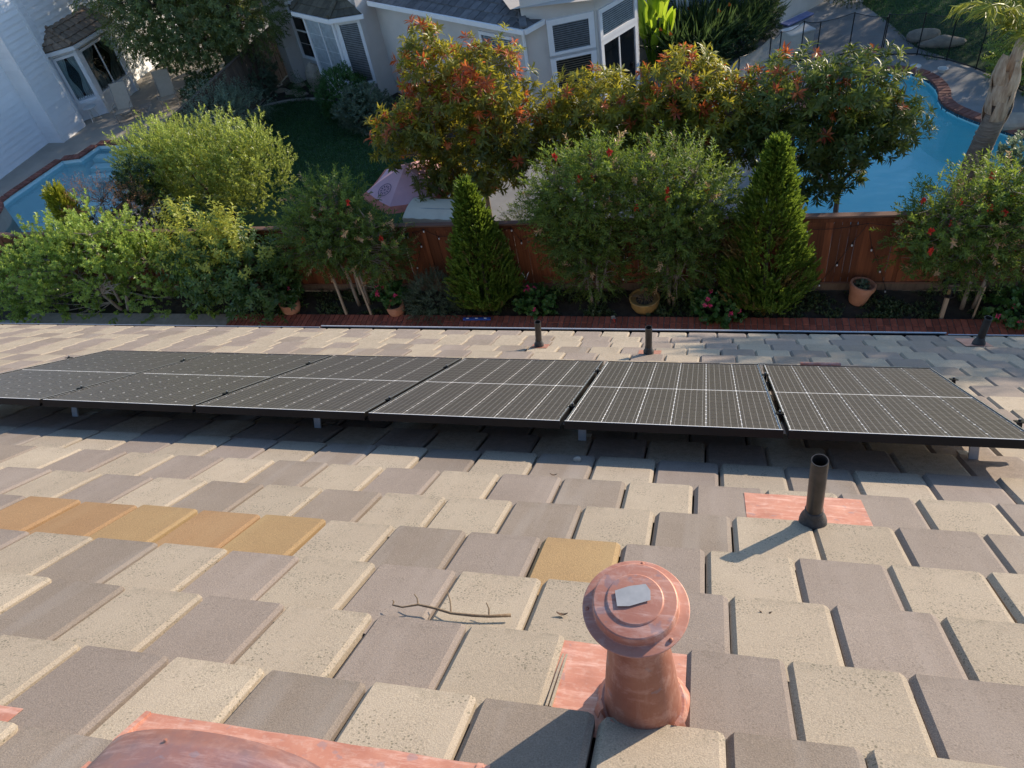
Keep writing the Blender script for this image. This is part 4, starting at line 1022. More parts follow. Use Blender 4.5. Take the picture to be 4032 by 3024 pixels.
# ------------------------------------------------------------------ window and wall helpers (local x along the wall, outward -y)
def frame_mat(t, o, a): return t, o, a
def wall_seg(parent, p, q, z0, z1, mat, name='wall', thick=.16):
    p, q = Vector((*p, 0)), Vector((*q, 0)); d = q - p; a = math.atan2(d.y, d.x); nrm = Vector((-d.y, d.x, 0)).normalized()
    c = (p + q) / 2 + nrm * thick / 2
    mb = MB(); mb.box((0, 0, 0), (d.length, thick, z1 - z0)); return mb.obj(name, mat, parent, (c.x, c.y, (z0 + z1) / 2), (0, 0, a))
def window(parent, p, q, u0, u1, z0, z1, cols=2, rows=1, back='dark_room', inside=None, frame=.09, name='window', grille=False, panel_w=.045):
    """window on the outside of wall p->q between distances u0..u1; outward is to the right of p->q"""
    p, q = Vector((*p, 0)), Vector((*q, 0)); d = (q - p).normalized(); a = math.atan2(d.y, d.x)
    w, h = u1 - u0, z1 - z0; c = p + d * (u0 + w / 2)
    root = MB()
    for x, z, sx, sz in ((0, h / 2 + frame / 2, w + 2 * frame, frame), (0, -h / 2 - frame / 2, w + 2 * frame, frame), (-w / 2 - frame / 2, 0, frame, h - .001), (w / 2 + frame / 2, 0, frame, h - .001)):
        root.box((x, -.035, z), (sx, .07, sz))
    for k in range(1, cols): root.box((-w / 2 + w * k / cols, -.027, 0), (panel_w, .036, h - .002))
    for k in range(1, rows): root.box((0, -.026, -h / 2 + h * k / rows), (w - .002, .034, panel_w))
    f = root.obj(name, 'white_trim', parent, (c.x, c.y, z0 + h / 2), (0, 0, a))
    mb = MB(); mb.box((0, -.004, 0), (w, .004, h)); mb.obj('interior', back, f)
    if inside == 'blind':
        mb = MB(); n = int(h / .055)
        for k in range(n): mb.box((0, -.010, -h / 2 + (k + .5) * h / n), (w - .02, .003, h / n * .72))
        mb.obj('blind', 'blind', f)
    elif inside == 'blind_tan':
        mb = MB(); n = int(h / .06)
        for k in range(n): mb.box((0, -.010, -h / 2 + (k + .5) * h / n), (w - .02, .003, h / n * .42))
        mb.obj('blind', 'blind_tan', f)
    elif inside == 'curtain':
        for s in (-1, 1):
            def fn(u, v_): 
                wd = w * .42 * (1 - .55 * math.sin(PI * min(1, v_ * 1.25)) ** 2 * (1 if v_ < .8 else 1)); return (s * (w / 2 - .01) - s * wd * u, -.009 - .004 * math.sin(u * 22), h / 2 - h * v_)
            MB().grid(fn, 16, 9).obj('curtain', 'curtain', f)
    elif inside == 'sheer':
        MB().grid(lambda u, v_: (-w / 2 + w * u, -.009 - .003 * math.sin(u * 60), h / 2 - h * v_), 40, 2).obj('curtain', 'blind', f)
    if grille:
        mb = MB()
        for k in range(1, 4): mb.box((0, -.016, -h / 2 + h * k / 4), (w, .006, .014))
        mb.obj('grille', 'white_trim', f)
    mb = MB(); mb.add([(-w / 2, -.0185, -h / 2), (w / 2, -.0185, -h / 2), (w / 2, -.0185, h / 2), (-w / 2, -.0185, h / 2)], [(0, 1, 2, 3)]); mb.obj('pane', 'glass', f)
    return f

# ------------------------------------------------------------------ white siding house on the left
def siding_wall(parent, p, q, z0, z1, bh=.205):
    """individual lap boards"""
    P, Q = Vector((*p, 0)), Vector((*q, 0)); d = Q - P; a = math.atan2(d.y, d.x); L = d.length
    n = int(math.ceil((z1 - z0) / bh)); v = [(-L / 2, -.027, 0), (L / 2, -.027, 0), (L / 2, .05, 0), (-L / 2, .05, 0), (-L / 2, -.004, bh + .004), (L / 2, -.004, bh + .004), (L / 2, .05, bh + .004), (-L / 2, .05, bh + .004)]
    me = MB().add(v, [(0, 3, 2, 1), (4, 5, 6, 7), (0, 1, 5, 4), (1, 2, 6, 5), (2, 3, 7, 6), (3, 0, 4, 7)]).mesh('siding_board', ['siding'])
    c = (P + Q) / 2
    for k in range(n): inst('siding_board', me, parent, (c.x, c.y, z0 + k * bh), (0, 0, a))
def white_house():
    ox, oy = -23.6, 22.1
    t = thing('white_siding_house', 'white lap siding house with a bay window by the left pool', 'house', (ox, oy, 0), (0, 0, math.radians(-3.5)))
    # local: x east, y north; outward wall normal is +x -> walls run north to south reversed so that outward is right of p->q
    Z = 5.8
    siding_wall(t, (0, -8.5), (0, 0), 0, Z)
    siding_wall(t, (0, 0), (.72, 0), 0, Z); siding_wall(t, (.72, 0), (.72, 1.25), 0, Z)
    b0, b1, b2, b3 = (.32, 1.72), (.98, 2.36), (1.0, 4.25), (.3, 4.95)
    siding_wall(t, (.72, 1.25), (.32, 1.25), 0, Z); siding_wall(t, (.32, 1.25), (.32, 1.9), 0, Z)
    siding_wall(t, (.32, 1.9), (.32, 9), 2.75, Z); siding_wall(t, (.3, 4.9), (.3, 9), 0, 2.75)
    for p, q in ((b0, b1), (b1, b2), (b2, b3)): siding_wall(t, p, q, 0, .72); 
    for p, q in ((b0, b1), (b1, b2), (b2, b3)): wall_seg(t, (p[0] - .03, p[1]), (q[0] - .03, q[1]), .7, 2.55, 'white_trim', 'bay_wall', .08)
    for x, y in ((.72, 0), (.72, 1.25), (0, -.0)): MB().box((x - .03, y + .03 * (1 if y == 0 else -1), Z / 2), (.11, .11, Z)).obj('corner_trim', 'white_trim', t)
    for x, y in (b1, b2): MB().box((x, y, 1.27), (.16, .16, 2.54)).obj('corner_trim', 'white_trim', t)
    window(t, b0, b1, .16, .78, .62, 2.22, 1, 1, inside='curtain'); window(t, b1, b2, .17, 1.72, .72, 2.22, 2, 1, inside='curtain'); window(t, b2, b3, .16, .8, .72, 2.22, 1, 1)
    # bay roof: fascia gutter and barrel-edged tiles
    ev = [(.32 - .15, 1.42), (1.12, 2.22), (1.22, 4.35), (.3, 5.2)]
    mb = MB()
    for (p, q) in zip(ev, ev[1:]): pass
    gt = MB(); pts = [Vector((*p, 2.50)) for p in ev]
    for a, b in zip(pts, pts[1:]):
        d = (b - a); gt.box(((a + b) / 2), (d.length + .04, .09, .13), math.atan2(d.y, d.x))
    gt.obj('bay_gutter', 'white_trim', t)
    apex = [(.2, 2.25), (.2, 2.3), (.2, 4.3), (.2, 4.35)]; zt = 3.25
    for (a, b), (c, d) in zip(zip(ev, ev[1:]), zip(apex, apex[1:])):
        A, B, C, Dd = Vector((*a, 2.57)), Vector((*b, 2.57)), Vector((*c, zt)), Vector((*d, zt))
        MB().add([A, B, Dd, C], [(0, 1, 2, 3)]).obj('bay_roof', 'underlay', t)
        nr = 4
        for r in range(nr):
            l0, l1 = A.lerp(C, r / nr), B.lerp(Dd, r / nr); u0, u1 = A.lerp(C, (r + 1.15) / nr), B.lerp(Dd, (r + 1.15) / nr)
            w = (l1 - l0).length; n = max(1, round(w / .32)); up = (B - A).cross(C - A).normalized()
            if up.z < 0: up = -up
            for k in range(n):
                a0, a1 = l0.lerp(l1, k / n), l0.lerp(l1, (k + .97) / n); b0_, b1_ = u0.lerp(u1, k / n), u0.lerp(u1, (k + .97) / n)
                mb = MB(); ns = 5; v = []
                for (e0, e1, lift) in ((a0, a1, .055), (b0_, b1_, .02)):
                    for s in range(ns): v.append(e0.lerp(e1, s / (ns - 1)) + up * (lift + .028 * math.sin(PI * s / (ns - 1))))
                v += [a0 + up * .01, a1 + up * .01]
                mb.add(v, [(s, s + 1, ns + s + 1, ns + s) for s in range(ns - 1)] + [(2 * ns,) + tuple(range(ns))[::1] + (2 * ns + 1,)]); mb.obj('bay_roof_tile', 'roof_clay', t)
    # hip caps
    for e, a in ((ev[1], apex[1]), (ev[2], apex[2])):
        for k in range(5):
            p, q = Vector((*e, 2.62)).lerp(Vector((*a, zt + .05)), k / 5), Vector((*e, 2.62)).lerp(Vector((*a, zt + .05)), (k + 1.1) / 5)
            MB().tube([p + Vector((0, 0, .015)), q], [.085, .06], 8).obj('hip_cap', 'roof_clay', t)
    for k in range(6): MB().tube([(.24, 2.25 + k * .36, zt + .03), (.24, 2.62 + k * .36, zt + .02)], [.08, .065], 8).obj('ridge_cap', 'roof_clay', t)
    # body behind and main roof
    MB().box((-4.5, 0, Z / 2), (8.8, 17, Z)).obj('house_body', 'siding', t)
    mb = MB(); zr = 8.4; mb.add([(.35, -9, Z - .05), (.35, 9.4, Z - .05), (-9.4, 9.4, Z - .05), (-9.4, -9, Z - .05), (-4.5, -6, zr), (-4.5, 6, zr)], [(0, 1, 5, 4), (2, 3, 4, 5), (3, 0, 4), (1, 2, 5), (0, 3, 2, 1)]); mb.obj('main_roof', 'roof_clay', t)
white_house()

# ------------------------------------------------------------------ stucco house in the middle
HO = (-4.97, 20.91); HA = math.radians(-32)
def stucco_house():
    t = thing('stucco_house', 'beige stucco house with white trimmed windows and grey tiled roof', 'house', (*HO, 0), (0, 0, HA))
    H = 3.05
    A, B, C = (-9.06, -1.22), (-7.23, -1.22), (-6.58, -.65)
    wall_seg(t, (-6.58, 0), (0, 0), 0, H, 'stucco')
    wall_seg(t, (-11.2, -.72), (-6.55, -.72), 0, 6.2, 'stucco'); wall_seg(t, (-6.58, -.72), (-6.58, .1), 0, 6.2, 'stucco')
    wall_seg(t, (-11.5, -1.22), (-11.0, -1.22), 0, 6.2, 'stucco', 'pilaster', .6)
    # tall window left of the bay
    window(t, (-11.2, -.72), (-6.55, -.72), .55, 1.75, .95, 2.75, 1, 2, inside=None, grille=True)
    # bay
    A0 = (-9.52, -.74)
    for p, q in ((A0, A), (A, B), (B, C)): wall_seg(t, p, q, 0, .62, 'stucco', 'bay_base'); wall_seg(t, p, q, .62, 2.85, 'white_trim', 'bay_wall')
    wall_seg(t, C, (-6.58, -.6), 0, 2.85, 'white_trim', 'bay_wall')
    window(t, A, B, .14, 1.69, .72, 2.62, 2, 1, inside='sheer', grille=True, frame=.1)
    window(t, B, C, .13, .73, .72, 2.62, 1, 1, inside='blind', frame=.1)
    ev = [(-9.95, -.95), (-9.22, -1.46), (-7.12, -1.46), (-6.30, -.74)]
    pts = [Vector((*p, 2.83)) for p in ev]
    for a, b in zip(pts, pts[1:]): MB().box(((a + b) / 2), ((b - a).length + .05, .09, .13), math.atan2((b - a).y, (b - a).x)).obj('bay_gutter', 'white_trim', t)
    ap = [(-9.2, -.7), (-9.1, -.7), (-7.3, -.7), (-7.2, -.7)]; zt = 3.38
    for j in range(3):
        A_, B_, C_, D_ = Vector((*ev[j], 2.9)), Vector((*ev[j + 1], 2.9)), Vector((*ap[j], zt)), Vector((*ap[j + 1], zt))
        MB().add([A_, B_, D_, C_], [(0, 1, 2, 3)]).obj('bay_roof', 'underlay', t)
        up = (B_ - A_).cross(C_ - A_).normalized(); up = up if up.z > 0 else -up
        for r in range(3):
            l0, l1, u0, u1 = A_.lerp(C_, r / 3), B_.lerp(D_, r / 3), A_.lerp(C_, min(1, (r + 1.2) / 3)), B_.lerp(D_, min(1, (r + 1.2) / 3))
            n = max(1, round((l1 - l0).length / .3))
            for k in range(n):
                q = [l0.lerp(l1, k / n) + up * .045, l0.lerp(l1, (k + .96) / n) + up * .045, u0.lerp(u1, (k + .96) / n) + up * .015, u0.lerp(u1, k / n) + up * .015]
                MB().add(q + [q[0] - up * .03, q[1] - up * .03], [(0, 1, 2, 3), (4, 5, 1, 0)]).obj('bay_roof_tile', 'roof_moss', t)
    for e, a in ((ev[1], ap[1]), (ev[2], ap[2])):
        for k in range(3): p, q = Vector((*e, 2.95)).lerp(Vector((*a, zt + .05)), k / 3), Vector((*e, 2.95)).lerp(Vector((*a, zt + .05)), (k + 1.1) / 3); MB().tube([p + Vector((0, 0, .015)), q], [.085, .065], 6).obj('hip_cap', 'roof_moss', t)
    # hip roof over the single storey wing, tiles on the slope that faces us
    sl = math.tan(math.radians(21)); e0 = -.28; xr = .30; D = 4.2
    def rz(y): return H + .06 + (y - e0) * sl
    mb = MB(); mb.add([(-6.4, e0, rz(e0)), (xr, e0, rz(e0)), (xr - D, e0 + D, rz(e0 + D)), (-6.4, e0 + D, rz(e0 + D)), (xr, e0 + 2 * D, rz(e0)), (-6.4, e0 + 2 * D, rz(e0))], [(0, 1, 2, 3), (1, 4, 2), (3, 2, 4, 5)]); mb.obj('roof_plane', 'underlay', t)
    tl = MB().bbox((0, .2, 0), (.285, .42, .03), .008).mesh('roof_tile', ['roof_grey'])
    for r in range(7):
        y = e0 + r * .33
        n0 = -6.4; k = 0; x = n0 + (r % 3) * .1
        while x < xr - (y - e0) - .22:
            inst('roof_tile', tl, t, (x + .15, y - .02, rz(y) + .030 + random.uniform(0, .008)), (math.atan(sl) - .05, random.uniform(-.01, .01), random.uniform(-.02, .02))); x += .30
    for r in range(6):                                          # slope round the hip corner
        xx = xr - r * .33; y = e0 + (xr - xx) + .1
        while y < 5:
            inst('roof_tile', tl, t, (xx + .02, y + .15, rz(e0) + (xr - xx) * sl + .030), (math.atan(sl) - .05, 0, PI / 2)); y += .30
    hc = MB().bbox((0, .2, 0), (.20, .44, .05), .02).mesh('hip_cap', ['roof_grey'])
    for k in range(9):
        u = k * .36; p = Vector((xr - u * .707, e0 + u * .707, rz(e0) + u * .707 * sl + .085)); inst('hip_cap', hc, t, p, (math.atan(sl * .707), 0, math.radians(45)))
    MB().box((-3.05, e0 - .045, H + .02), (6.75, .09, .13)).obj('gutter', 'white_trim', t); MB().box((xr + .045, 2.4, H + .02), (.09, 5.4, .13)).obj('gutter', 'white_trim', t)
    MB().box((-3.1, e0 + .17, H - .05), (6.5, .33, .02)).obj('soffit', 'stucco', t)
    MB().box((-6.42, .1, H / 2), (.06, .06, H)).obj('downspout', 'white_trim', t); MB().box((.02, -.06, H / 2), (.07, .06, H)).obj('downspout', 'white_trim', t)
    # wall window behind the red tipped tree
    window(t, (-6.58, 0), (0, 0), 4.9, 6.1, 1.1, 2.65, 1, 1, inside='blind')
    # chamfer wall with two stacked windows, then the sliding door wall
    K1, K2 = (0, 0), (1.25, 1.53); K3 = (1.25, 3.45)
    wall_seg(t, K1, K2, 0, 3.9, 'stucco'); wall_seg(t, K2, K3, 0, 3.9, 'stucco'); wall_seg(t, K3, (-.5, 3.45), 0, 3.9, 'stucco')
    window(t, K1, K2, .78, 1.78, 2.22, 2.95, 1, 1, inside='blind', frame=.15); window(t, K1, K2, .78, 1.78, .75, 2.0, 1, 1, inside='blind_tan', frame=.15)
    window(t, K2, K3, .22, 1.66, 2.32, 2.95, 1, 1, inside='blind', frame=.12); f = window(t, K2, K3, .22, 1.66, .05, 2.1, 2, 1, frame=.12, name='sliding_door')
    MB().box((.55, -.06, -.05), (.03, .03, .16)).obj('handle', 'pole_black', f)
    MB().add([(-.2, -.2, 3.55), (1.75, 1.2, 3.55), (1.75, 4, 3.55), (-2, 4, 3.55), (-2, 1, 3.55)], [(0, 1, 2, 3, 4)]).obj('wing_soffit', 'stucco_warm', t)
    # bodies and upper roofs
    MB().box((-8.9, 3.6, 3.1), (4.5, 8.2, 6.2)).obj('house_body', 'stucco', t); MB().box((-3.2, 5.0, 1.5), (6.2, 9.6, 3.0)).obj('house_body', 'stucco', t)
    mb = MB(); mb.add([(-11.9, -1.2, 6.2), (-6.2, -1.2, 6.2), (-6.2, 8.2, 6.2), (-11.9, 8.2, 6.2), (-9, 2, 7.9), (-9, 5, 7.9)], [(0, 1, 4), (1, 2, 5, 4), (2, 3, 5), (3, 0, 4, 5), (0, 3, 2, 1)]); mb.obj('upper_roof', 'roof_grey', t)
    mb = MB(); mb.add([(-6.2, 3.5, 3.9), (2.0, 3.5, 3.9), (2.0, 10.5, 3.9), (-6.2, 10.5, 3.9), (-3, 7, 5.6), (-1.5, 7, 5.6)], [(0, 1, 5, 4), (1, 2, 5), (2, 3, 4, 5), (3, 0, 4), (0, 3, 2, 1)]); mb.obj('rear_roof', 'roof_grey', t)
    # utility box and conduit
    MB().bbox((-5.05, -.07, 1.25), (.16, .12, .30), .01).obj('utility_box', 'galvanised', t); MB().tube([(-5.05, -.05, 0), (-5.05, -.05, 1.12)], .02, 8).obj('conduit', 'galvanised', t)
stucco_house()
def rear_wing():
    t = thing('rear_house_wing', 'shaded house wing with blinds behind the banana plants', 'house', (-2.9, 25.9, 0), (0, 0, math.radians(24)))
    wall_seg(t, (0, 0), (5.2, 0), 0, 2.45, 'stucco'); 
    for a, b in ((.35, 1.0), (1.2, 1.85), (2.3, 3.0), (3.2, 3.9)): window(t, (0, 0), (5.2, 0), a, b, .4, 2.2, 1, 1, inside='blind')
    MB().box((2.6, 1.8, 1.215), (5.2, 3.2, 2.43)).obj('house_body', 'stucco', t)
    t2 = thing('rear_house_wall', 'pale stucco wall beside the concrete path at the top right', 'wall', (2.02, 27.36, 0), (0, 0, math.radians(50)))
    wall_seg(t2, (0, 0), (7, 0), 0, 2.6, 'stucco'); wall_seg(t2, (0, 2.2), (0, 0), 0, 2.6, 'stucco'); window(t2, (0, 0), (7, 0), .9, 2.3, .75, 2.2, 2, 1, inside='blind')
rear_wing()
# ------------------------------------------------------------------ wooden fence between the left and middle yards
def side_fence():
    t = thing('weathered_fence', 'weathered grey board fence between the two far yards', 'fence', (-15.9, 19.0, 0), (0, 0, math.radians(89)))
    me = MB().bbox((0, 0, .9), (.14, .02, 1.75), .003).mesh('fence_board', ['old_wood']); x = -.8
    while x < 11.5:
        inst('board', me, t, (x, random.uniform(-.006, .006), random.uniform(-.02, .02)), (0, random.uniform(-.012, .012), random.uniform(-.02, .02))); x += .147
    MB().bbox((5.35, 0, 1.80), (12.4, .13, .04), .004).obj('cap_rail', 'old_wood', t); MB().bbox((5.35, .03, .4), (12.3, .04, .09), .004).obj('rail', 'old_wood', t); MB().bbox((5.35, .03, 1.5), (12.3, .04, .09), .004).obj('rail', 'old_wood', t)
    for k in range(5): MB().bbox((-.6 + k * 2.9, .08, .9), (.09, .09, 1.78), .004).obj('post', 'old_wood', t)
side_fence()
# ------------------------------------------------------------------ patio furniture in the left yard
def sling_chair(x, y, rz, label):
    t = thing('sling_chair', label, 'patio chair', (x, y, 0), (0, 0, rz), 'tan sling chairs on the left patio')
    # local: sits facing -y
    seat = MB().grid(lambda u, v: ((u - .5) * .54, -.48 + .5 * v, .40 - .05 * v + .02 * math.sin(PI * v)), 4, 6).obj('seat', 'sling', t); back = MB().grid(lambda u, v: ((u - .5) * .54, .03 + .42 * v, .36 + .82 * v - .03 * math.sin(PI * v)), 4, 6).obj('backrest', 'sling', t)
    for o in (seat, back): m = o.modifiers.new('thick', 'SOLIDIFY'); m.thickness = .012
    for s in (-1, 1):
        MB().tube([(s * .29, -.5, .40), (s * .29, .02, .35), (s * .29, .46, 1.2)], .016, 8).obj('side_rail', 'chair_frame', t)
        MB().tube([(s * .31, -.42, .02), (s * .31, -.40, .45), (s * .31, -.32, .58), (s * .31, -.1, .60), (s * .31, .12, .58)], .015, 8).obj('arm', 'chair_frame', t)
        MB().tube([(s * .31, -.12, .38), (s * .31, .34, .0)], .015, 8).obj('leg', 'chair_frame', t); MB().tube([(s * .31, -.40, .40), (s * .31, -.50, .0)], .015, 8).obj('leg', 'chair_frame', t)
sling_chair(-21.1, 23.75, math.radians(22), 'tan sling patio chair nearer the bay window')
sling_chair(-19.75, 24.65, math.radians(28), 'tan sling patio chair nearer the weathered fence')
def small_tables():
    t = thing('folding_table', 'small grey folding table between the two sling chairs', 'table', (-20.15, 23.7, 0), (0, 0, .6))
    MB().bbox((0, 0, .45), (.45, .40, .02), .004).obj('table_top', 'table_steel', t)
    for s in (-1, 1): MB().tube([(-.18, s * .15, .44), (.18, s * .15, 0)], .012, 6).obj('leg', 'table_steel', t); MB().tube([(.18, s * .15, .44), (-.18, s * .15, 0)], .012, 6).obj('leg', 'table_steel', t)
    t = thing('side_table', 'little white side table against the left bay window', 'table', (-22.6, 23.75, 0), (0, 0, .5))
    MB().lathe([(.24, .5), (.25, .51), (.24, .525), (0, .527)], 20).obj('table_top', 'white_plastic', t)
    for k in range(3): a = k * 2.1; MB().tube([(.08 * math.cos(a), .08 * math.sin(a), .5), (.22 * math.cos(a), .22 * math.sin(a), 0)], .014, 6).obj('leg', 'white_plastic', t)
small_tables()
# ------------------------------------------------------------------ umbrella and cream canopy behind the fence
def umbrella():
    c = Vector((-6.9, 15.35, 0)); t = thing('patio_umbrella', 'pink patio umbrella with coral border and round emblem', 'umbrella', c, (0, 0, .35))
    R, zt, zb = 1.25, 2.15, 1.60
    for k in range(6):
        a0, a1 = PI / 3 * k, PI / 3 * (k + 1)
        def pt(a, r, z): return (r * math.cos(a), r * math.sin(a), z)
        def fn(u, v, lo=0., hi=.86):
            v = lo + (hi - lo) * v; a = a0 + (a1 - a0) * u; rr = R * v * math.cos(PI / 6) / math.cos((u - .5) * PI / 3); return (rr * math.cos(a), rr * math.sin(a), zt + (zb - zt) * v - .05 * v * math.sin(PI * u) + .04 * math.sin(PI * v))
        for nm, lo, hi, mt in (('canopy_panel', 0., .86, 'umbrella_pink'), ('border', .86, 1., 'umbrella_coral')):
            o = MB().grid(lambda u, v: fn(u, v, lo, hi), 7, 7).obj(nm, mt, t); m = o.modifiers.new('thick', 'SOLIDIFY'); m.thickness = .004
        MB().tube([(0, 0, zt - .03), pt(a0, R, zb - .02)], .009, 5).obj('rib', 'chair_frame', t)
    MB().tube([(0, 0, 0), (0, 0, zt + .06)], .022, 10).obj('pole', 'chair_frame', t)
    # round emblem: ring and flower petals laid on the panel facing the camera's left
    a = PI / 3 * 3.5; n_ = Vector((math.cos(a) * (zt - zb) / R, math.sin(a) * (zt - zb) / R, 1)).normalized(); rr = R * .62
    P = Vector((rr * .9 * math.cos(a), rr * .9 * math.sin(a), zt + (zb - zt) * .62 + .005)); e1 = Vector((-math.sin(a), math.cos(a), 0)); e2 = n_.cross(e1)
    mb = MB(); nn = 36
    v = [P + (e1 * math.cos(2 * PI * k / nn) + e2 * math.sin(2 * PI * k / nn)) * r + n_ * .018 for r in (.17, .185) for k in range(nn)]
    mb.add(v, [(k, (k + 1) % nn, nn + (k + 1) % nn, nn + k) for k in range(nn)]); 
    for k in range(10):
        b = 2 * PI * k / 10; q = P + (e1 * math.cos(b) + e2 * math.sin(b)) * .10 + n_ * .018
        mb.add([q + (e1 * math.cos(b + c_) + e2 * math.sin(b + c_)) * s for c_, s in ((0, .045), (1.57, .016), (3.14, .03), (4.71, .016))], [(0, 1, 2, 3)])
    q = P + n_ * .018; mb.add([q + (e1 * math.cos(2 * PI * k / 10) + e2 * math.sin(2 * PI * k / 10)) * (.035 if k % 2 else .015) for k in range(10)], [tuple(range(10))])
    mb.obj('emblem', 'ink_blue', t)
umbrella()
def swing():
    t = thing('garden_swing', 'cream fabric canopy of a garden swing just behind the fence', 'garden swing', (-5.85, 14.15, 0), (0, 0, -.10))
    def top(u, v): return ((u - .5) * 1.55, (v - .5) * .75, 1.66 + .07 * v + .05 * math.sin(PI * v) - .02 * math.sin(PI * u))
    o = MB().grid(top, 12, 8).obj('canopy', 'canvas_cream', t); m = o.modifiers.new('thick', 'SOLIDIFY'); m.thickness = .006
    MB().grid(lambda u, v: ((u - .5) * 1.56, -.378, 1.66 - .10 * v - .01 * math.sin(u * 30)), 24, 2).obj('valance', 'canvas_cream', t)
    MB().tube([(-.79, -.05, 1.715), (.79, -.05, 1.715)], .014, 6).obj('seam_bar', 'galvanised', t)
    for s in (-1, 1):
        MB().tube([(s * .74, 0, 1.62), (s * .76, -.35, 0)], .02, 6).obj('leg', 'white_plastic', t); MB().tube([(s * .74, 0, 1.62), (s * .76, .35, 0)], .02, 6).obj('leg', 'white_plastic', t)
        MB().tube([(s * .6, 0, 1.6), (s * .6, 0, .5)], .006, 5).obj('hanger', 'galvanised', t)
    MB().bbox((0, 0, .46), (1.25, .5, .06), .02).obj('seat', 'canvas_cream', t); MB().bbox((0, .25, .75), (1.25, .06, .5), .02).obj('backrest', 'canvas_cream', t)
swing()
# ------------------------------------------------------------------ right yard: mesh pool fence, rocks, box, boards, hose
def pool_fence():
    t = thing('mesh_pool_fence', 'black mesh safety fence on thin poles around the right pool', 'fence', (0, 0, 0))
    P = [(-.2, 20.9), (.75, 22.35), (1.65, 23.6), (1.95, 23.95), (2.63, 24.62), (3.07, 24.45), (4.05, 24.95), (4.86, 24.40), (4.95, 24.62), (5.89, 24.5), (6.59, 24.0), (7.21, 23.3), (7.75, 22.4), (8.3, 21.0)]
    H = 1.22
    for i, (x, y) in enumerate(P): MB().tube([(x, y, 0), (x + .02, y, H)], .016, 8).obj('pole', 'pole_black', t)
    for i, (a, b) in enumerate(zip(P, P[1:])):
        sag = .10 if i < 4 else .03; nm = 'net_pale' if i < 4 else 'net_black'
        MB().grid(lambda u, v: (a[0] + (b[0] - a[0]) * u, a[1] + (b[1] - a[1]) * u + .03 * math.sin(PI * u) * v, .02 + (H - .04 - sag * math.sin(PI * u)) * v), 9, 5).obj('net_panel', nm, t)
        MB().tube([(a[0] + (b[0] - a[0]) * u, a[1] + (b[1] - a[1]) * u, H - .02 - sag * math.sin(PI * u)) for u in (0, .25, .5, .75, 1)], .009, 5).obj('top_cord', 'pole_black', t)
        MB().tube([(*a, .04), (*b, .04)], .02, 5).obj('bottom_hem', 'pole_black', t)
pool_fence()
def rock(x, y, r, sq, label, seed, grp='rocks by the far lawn'):
    t = thing('rock', label, 'rock', (x, y, 0), group=grp); mb = MB(); mb.ball((0, 0, r * sq[2] * .6), r, 14, 9, sq); o = mb.obj('stone', 'rock', t)
    for v in o.data.vertices: v.co *= 1 + .25 * noise.noise(v.co * 2.2 + Vector((seed, 0, 0)))
    sharp(o, 25)
rock(6.2, 25.55, .42, (1.1, .75, .55), 'flat pale rock lit by the sun on the far lawn edge', 1)
rock(6.62, 25.0, .45, (1.4, .5, .4), 'long grey brown rock below the sunlit rock', 2)
rock(3.55, 24.15, .38, (1.3, .7, .45), 'pale rock beside the pool fence left of the brick coping', 3)
rock(7.35, 19.95, .40, (1.2, .8, .5), 'grey rock on the deck right of the palm trunk', 4)
def yard_bits():
    t = thing('storage_crate', 'white plastic storage box standing on the path behind the pool fence', 'box', (2.55, 25.25, 0), (0, 0, .5))
    MB().bbox((0, 0, .35), (.8, .55, .66), .02).obj('crate_body', 'white_plastic', t); MB().bbox((0, 0, .715), (.86, .6, .05), .015).obj('lid', 'white_plastic', t)
    t = thing('blue_board', 'flat blue board lying along the pale rear wall', 'board', (2.75, 27.9, .03), (0, 0, math.radians(45))); MB().bbox((0, 0, .03), (1.25, .34, .05), .012).obj('board_slab', 'board_blue', t); MB().bbox((0, .15, .058), (1.2, .03, .01), .002).obj('trim_strip', 'white_plastic', t)
    t = thing('garden_hose', 'black hose curling across the path beside the hedge', 'hose', (1.4, 25.3, 0))
    pts = [(-1.3 + 2.2 * u + .0, -.6 + .45 * math.sin(u * 7) + u * .7, .02) for u in [k / 24 for k in range(25)]]; MB().tube(pts, .018, 6).obj('tube', 'hose', t)
    t = thing('skimmer_lid', 'round white skimmer lid on the pool deck', 'lid', (5.75, 23.75, .003)); MB().lathe([(.15, 0), (.15, .012), (.13, .016), (0, .016)], 24).obj('disc', 'white_plastic', t)
    t = thing('white_cup', 'small white plastic cup lying on the pool deck by the brick curve', 'cup', (6.35, 23.25, .003), (0, 0, .4)); MB().lathe([(.09, 0), (.13, .10), (.14, .11), (.12, .11), (.08, .02), (0, .02)], 20).obj('cup_shell', 'white_plastic', t)
    t = thing('flagstone_path', 'flat stepping stones beside the grey round bush', 'path', (-14.9, 25.0, 0))
    for k, (x, y) in enumerate(((0, 0), (.5, -.25), (-.5, .2), (.1, .55), (-.9, .7), (.9, .1))): MB().prism([(x + .26 * (1 + .2 * math.sin(j * 2.1 + k)) * math.cos(j * PI / 3), y + .2 * (1 + .2 * math.sin(j * 3 + k)) * math.sin(j * PI / 3)) for j in range(6)], .0, .04).obj('flagstone', 'rock', t)
    t = thing('stone_boulder', 'tall dark boulder under the stucco house window', 'rock', (-13.75, 25.05, 0)); o = MB().ball((0, 0, .45), .5, 14, 10, (.7, .6, 1.1)).obj('boulder_stone', 'rock', t)
    for v in o.data.vertices: v.co *= 1 + .2 * noise.noise(v.co * 2)
yard_bits()
